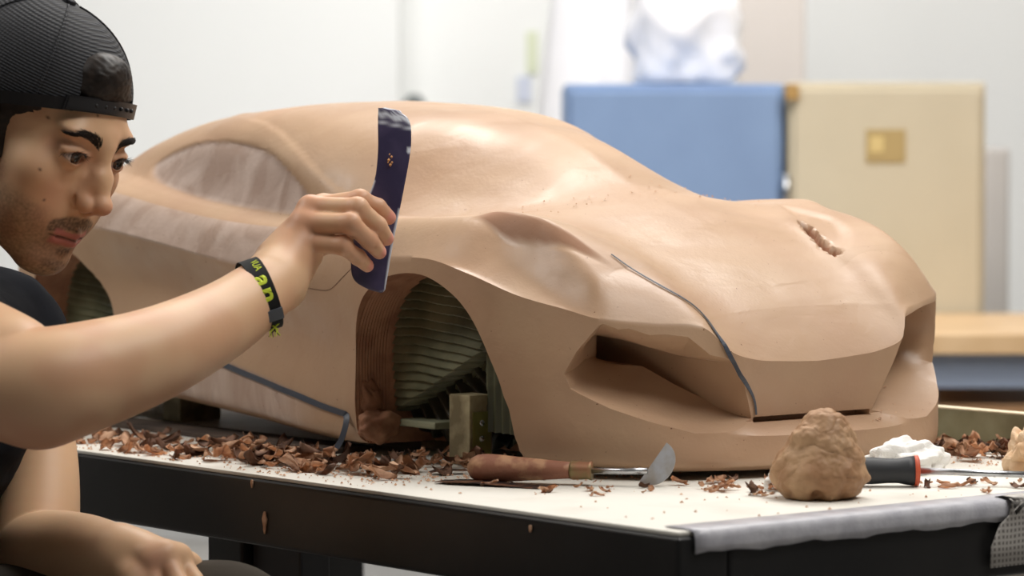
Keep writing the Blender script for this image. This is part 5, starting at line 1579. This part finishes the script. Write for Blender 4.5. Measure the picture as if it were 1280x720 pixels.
for i in range(len(ys_) - 1):
    for j in range(nc - 1): a = i * nc + j; F.append((a, a + 1, a + nc + 1, a + nc))
m_blade = mat('indigo_lacquered_steel', srgb(58, 52, 82), .32, 0, mix=srgb(80, 72, 102), mix_scale=26, spec=.6, coat=.2)
nt = m_blade.node_tree; pb = nt.nodes['Principled BSDF']; src = pb.inputs['Base Color'].links[0].from_socket
aw = nt.nodes.new('ShaderNodeAttribute'); aw.attribute_name = 'wear'
mx = nt.nodes.new('ShaderNodeMix'); mx.data_type = 'RGBA'; nt.links.new(src, mx.inputs[6]); mx.inputs[7].default_value = srgb(222, 226, 236)
nt.links.new(aw.outputs['Fac'], mx.inputs[0]); nt.links.new(mx.outputs[2], pb.inputs['Base Color'])
sc_ = mesh_np('flexible_scraper', V, F, m_blade, None)
w_ = sc_.data.attributes.new('wear', 'FLOAT', 'POINT'); w_.data.foreach_set('value', np.array(wear, dtype=np.float32))
s_ = sc_.modifiers.new('s', 'SOLIDIFY'); s_.thickness = .0011; s_.offset = 0
tag(sc_, 'curved indigo steel scraper with a white worn top held upright in his right hand', 'scraper')
P_ = [tuple(wpt(a, b, SC_D - .0022)) for a, b in ((487, 193), (489.5, 196), (486, 200), (485, 203), (490, 203), (488, 206))]
V = []; F = []
for k, p in enumerate(P_):
    b0 = len(V)
    for d in ((1, 0, 0), (0, 1, 0), (-1, 0, 0), (0, -1, 0), (0, 0, 1), (0, 0, -1)): V.append(tuple(Vector(p) + Vector(d) * (.0011 + .0004 * (k % 3))))
    for a, b, c in ((0, 1, 4), (1, 2, 4), (2, 3, 4), (3, 0, 4), (1, 0, 5), (2, 1, 5), (3, 2, 5), (0, 3, 5)): F.append((b0 + a, b0 + b, b0 + c))
mesh_np('clay_specks', V, F, mat('ochre_clay_speck', srgb(214, 160, 106), .7), sc_, False)

# ------------------------------------------------------------------ fabric wristband
skin_bvh = BVHTree.FromPolygons([tuple(p) for p in Va], [tuple(map(int, f)) for f in Fa])
wc = Vector(Wp(324, 367, 2.793)); wa = (Vector(Wp(345, 350, 2.815)) - Vector(Wp(285, 398, 2.76))).normalized()
e1 = wa.cross(Vector((0, 0, 1))).normalized(); e2 = wa.cross(e1).normalized()
wa = (VR * .90 + Vector((0, 0, 1)) * .30 + VD * .26).normalized(); e1 = wa.cross(Vector((0, 0, 1))).normalized(); e2 = wa.cross(e1).normalized()
def band_pt(a, u, lift):
    d = e1 * math.cos(a) + e2 * math.sin(a); o_ = wc + wa * u
    d = (d - wa * d.dot(wa)).normalized()
    h = skin_bvh.ray_cast(o_ + d * .08, -d)
    r_ = (h[0] - o_).length if h[0] is not None and (h[0] - o_).length < .06 else .033
    return o_ + d * (r_ + lift)
nb = 96
rad_tab = [(band_pt(2 * math.pi * k / nb, 0, 0) - wc).length for k in range(nb)]
rad_tab = [sum(rad_tab[(k + q) % nb] for q in range(-3, 4)) / 7 for k in range(nb)]
def bp_(a, u, lift):
    k = (a / (2 * math.pi) * nb) % nb; i = int(k); f = k - i
    r_ = rad_tab[i % nb] * (1 - f) + rad_tab[(i + 1) % nb] * f
    d = e1 * math.cos(a) + e2 * math.sin(a); d = (d - wa * d.dot(wa)).normalized()
    return wc + wa * u + d * (r_ + lift)
V = []; F = []
for k in range(nb):
    for u, l in ((-.0084, .0006), (-.0084, .0020), (.0084, .0020), (.0084, .0006)): V.append(tuple(bp_(2 * math.pi * k / nb, u, l)))
for k in range(nb):
    for q in range(4): F.append((k*4+q, k*4+(q+1)%4, ((k+1)%nb)*4+(q+1)%4, ((k+1)%nb)*4+q))
wb = mesh_np('wristband', V, F, mat('black_woven_band', srgb(26, 27, 27), .85, bump=.4, bump_scale=500, bump_dist=.0005), None, False)
tag(wb, 'black fabric wristband with yellow green lettering on his right wrist', 'wristband')
m_neon = mat('yellow_green_print', srgb(206, 222, 60), .7)
# angle facing the camera
acam = max([2 * math.pi * k / nb for k in range(nb)], key=lambda a: (bp_(a, 0, 0) - wc).dot(-Vector(FW)))
def a_at(py):
    best = min([acam + (k - 60) * .02 for k in range(120)], key=lambda a: abs((lambda p: 360 - 3930 * (p - CAMPOS).dot(UP) / (p - CAMPOS).dot(FW))(bp_(a, 0, .002)) - py))
    return best
def letters(txt, size, py, uoff=0, sgn=None, bold=0):
    cu = bpy.data.curves.new('band_lettering', 'FONT'); cu.body = txt; cu.size = size; cu.extrude = .0; cu.offset = bold
    cu.align_x = 'CENTER'; cu.align_y = 'CENTER'; cu.resolution_u = 6
    tmp = bpy.data.objects.new('tmp', cu); COL.objects.link(tmp)
    dg_ = bpy.context.evaluated_depsgraph_get(); me_ = bpy.data.meshes.new_from_object(tmp.evaluated_get(dg_), depsgraph=dg_)
    bpy.data.objects.remove(tmp); bpy.data.curves.remove(cu)
    bm = bmesh.new(); bm.from_mesh(me_); bpy.data.meshes.remove(me_)
    bmesh.ops.subdivide_edges(bm, edges=[e for e in bm.edges if e.calc_length() > .002], cuts=2)
    a0 = a_at(py); da = a_at(py + 8) - a0; dr = 1 if da > 0 else -1
    for v_ in bm.verts:
        x_, y_ = v_.co.x, v_.co.y
        v_.co = bp_(a0 + dr * x_ / .033, uoff + y_, .0024)
    r_ = bmesh.ops.solidify(bm, geom=bm.faces[:], thickness=.0002)
    return bm_obj('band_lettering', bm, m_neon, wb)
letters('VUA', .0095, 332, .002)
letters('a', .0230, 351, .0005, bold=.0006)
letters('n', .0220, 368, .0005, bold=.0006)
a1 = a_at(394)
V = []; F = []
for k in range(9):
    a = a1 + (k - 4) * .035
    for u, l in ((-.0088, .0008), (-.0088, .0042), (.0088, .0042), (.0088, .0008)): V.append(tuple(bp_(a, u, l)))
for k in range(8):
    for q in range(4): F.append((k*4+q, k*4+(q+1)%4, k*4+4+(q+1)%4, k*4+4+q))
F.append((3, 2, 1, 0)); F.append((32, 33, 34, 35))
mesh_np('clasp', V, F, mat('dark_grey_clasp', srgb(84, 88, 96), .4), wb, False)
pe = bp_(a_at(405), 0, .003); rr = random.Random(8)
for k in range(9):
    bm = bmesh.new(); dd = Vector((rr.uniform(-.35, .35), rr.uniform(-.35, .35), -1)).normalized() + wa * rr.uniform(-.4, .4)
    add_tube(bm, [pe + wa * rr.uniform(-.004, .004), pe + dd * .005 + wa * rr.uniform(-.003, .003), pe + dd * .0105], [.0005, .0005, .0003], 5)
    bm_obj('frayed_thread', bm, m_neon if k % 3 else mat('dark_thread', srgb(40, 44, 30), .9), wb)


# low stool he sits on
sp_ = pelvis
t = empty('stool', (float(sp_[0]), float(sp_[1]), FLOOR))
top_ = float(stool_top) - FLOOR
bm = bmesh.new(); lathe(bm, [(top_ - .035, .14), (top_ - .030, .155), (top_ - .006, .155), (top_, .145)], 36, Matrix.Rotation(-math.pi / 2, 4, 'Y'))
bm_obj('seat', bm, mat('black_vinyl_seat', srgb(36, 36, 38), .5), t, True)
for k in range(4):
    a = math.pi / 4 + k * math.pi / 2
    bm = bmesh.new(); add_tube(bm, [(math.cos(a) * .15, math.sin(a) * .15, 0), (math.cos(a) * .10, math.sin(a) * .10, top_ - .036)], .011, 12)
    bm_obj('leg', bm, m_steel, t, True)
tag(t, 'low round black stool under the bearded man', 'stool')
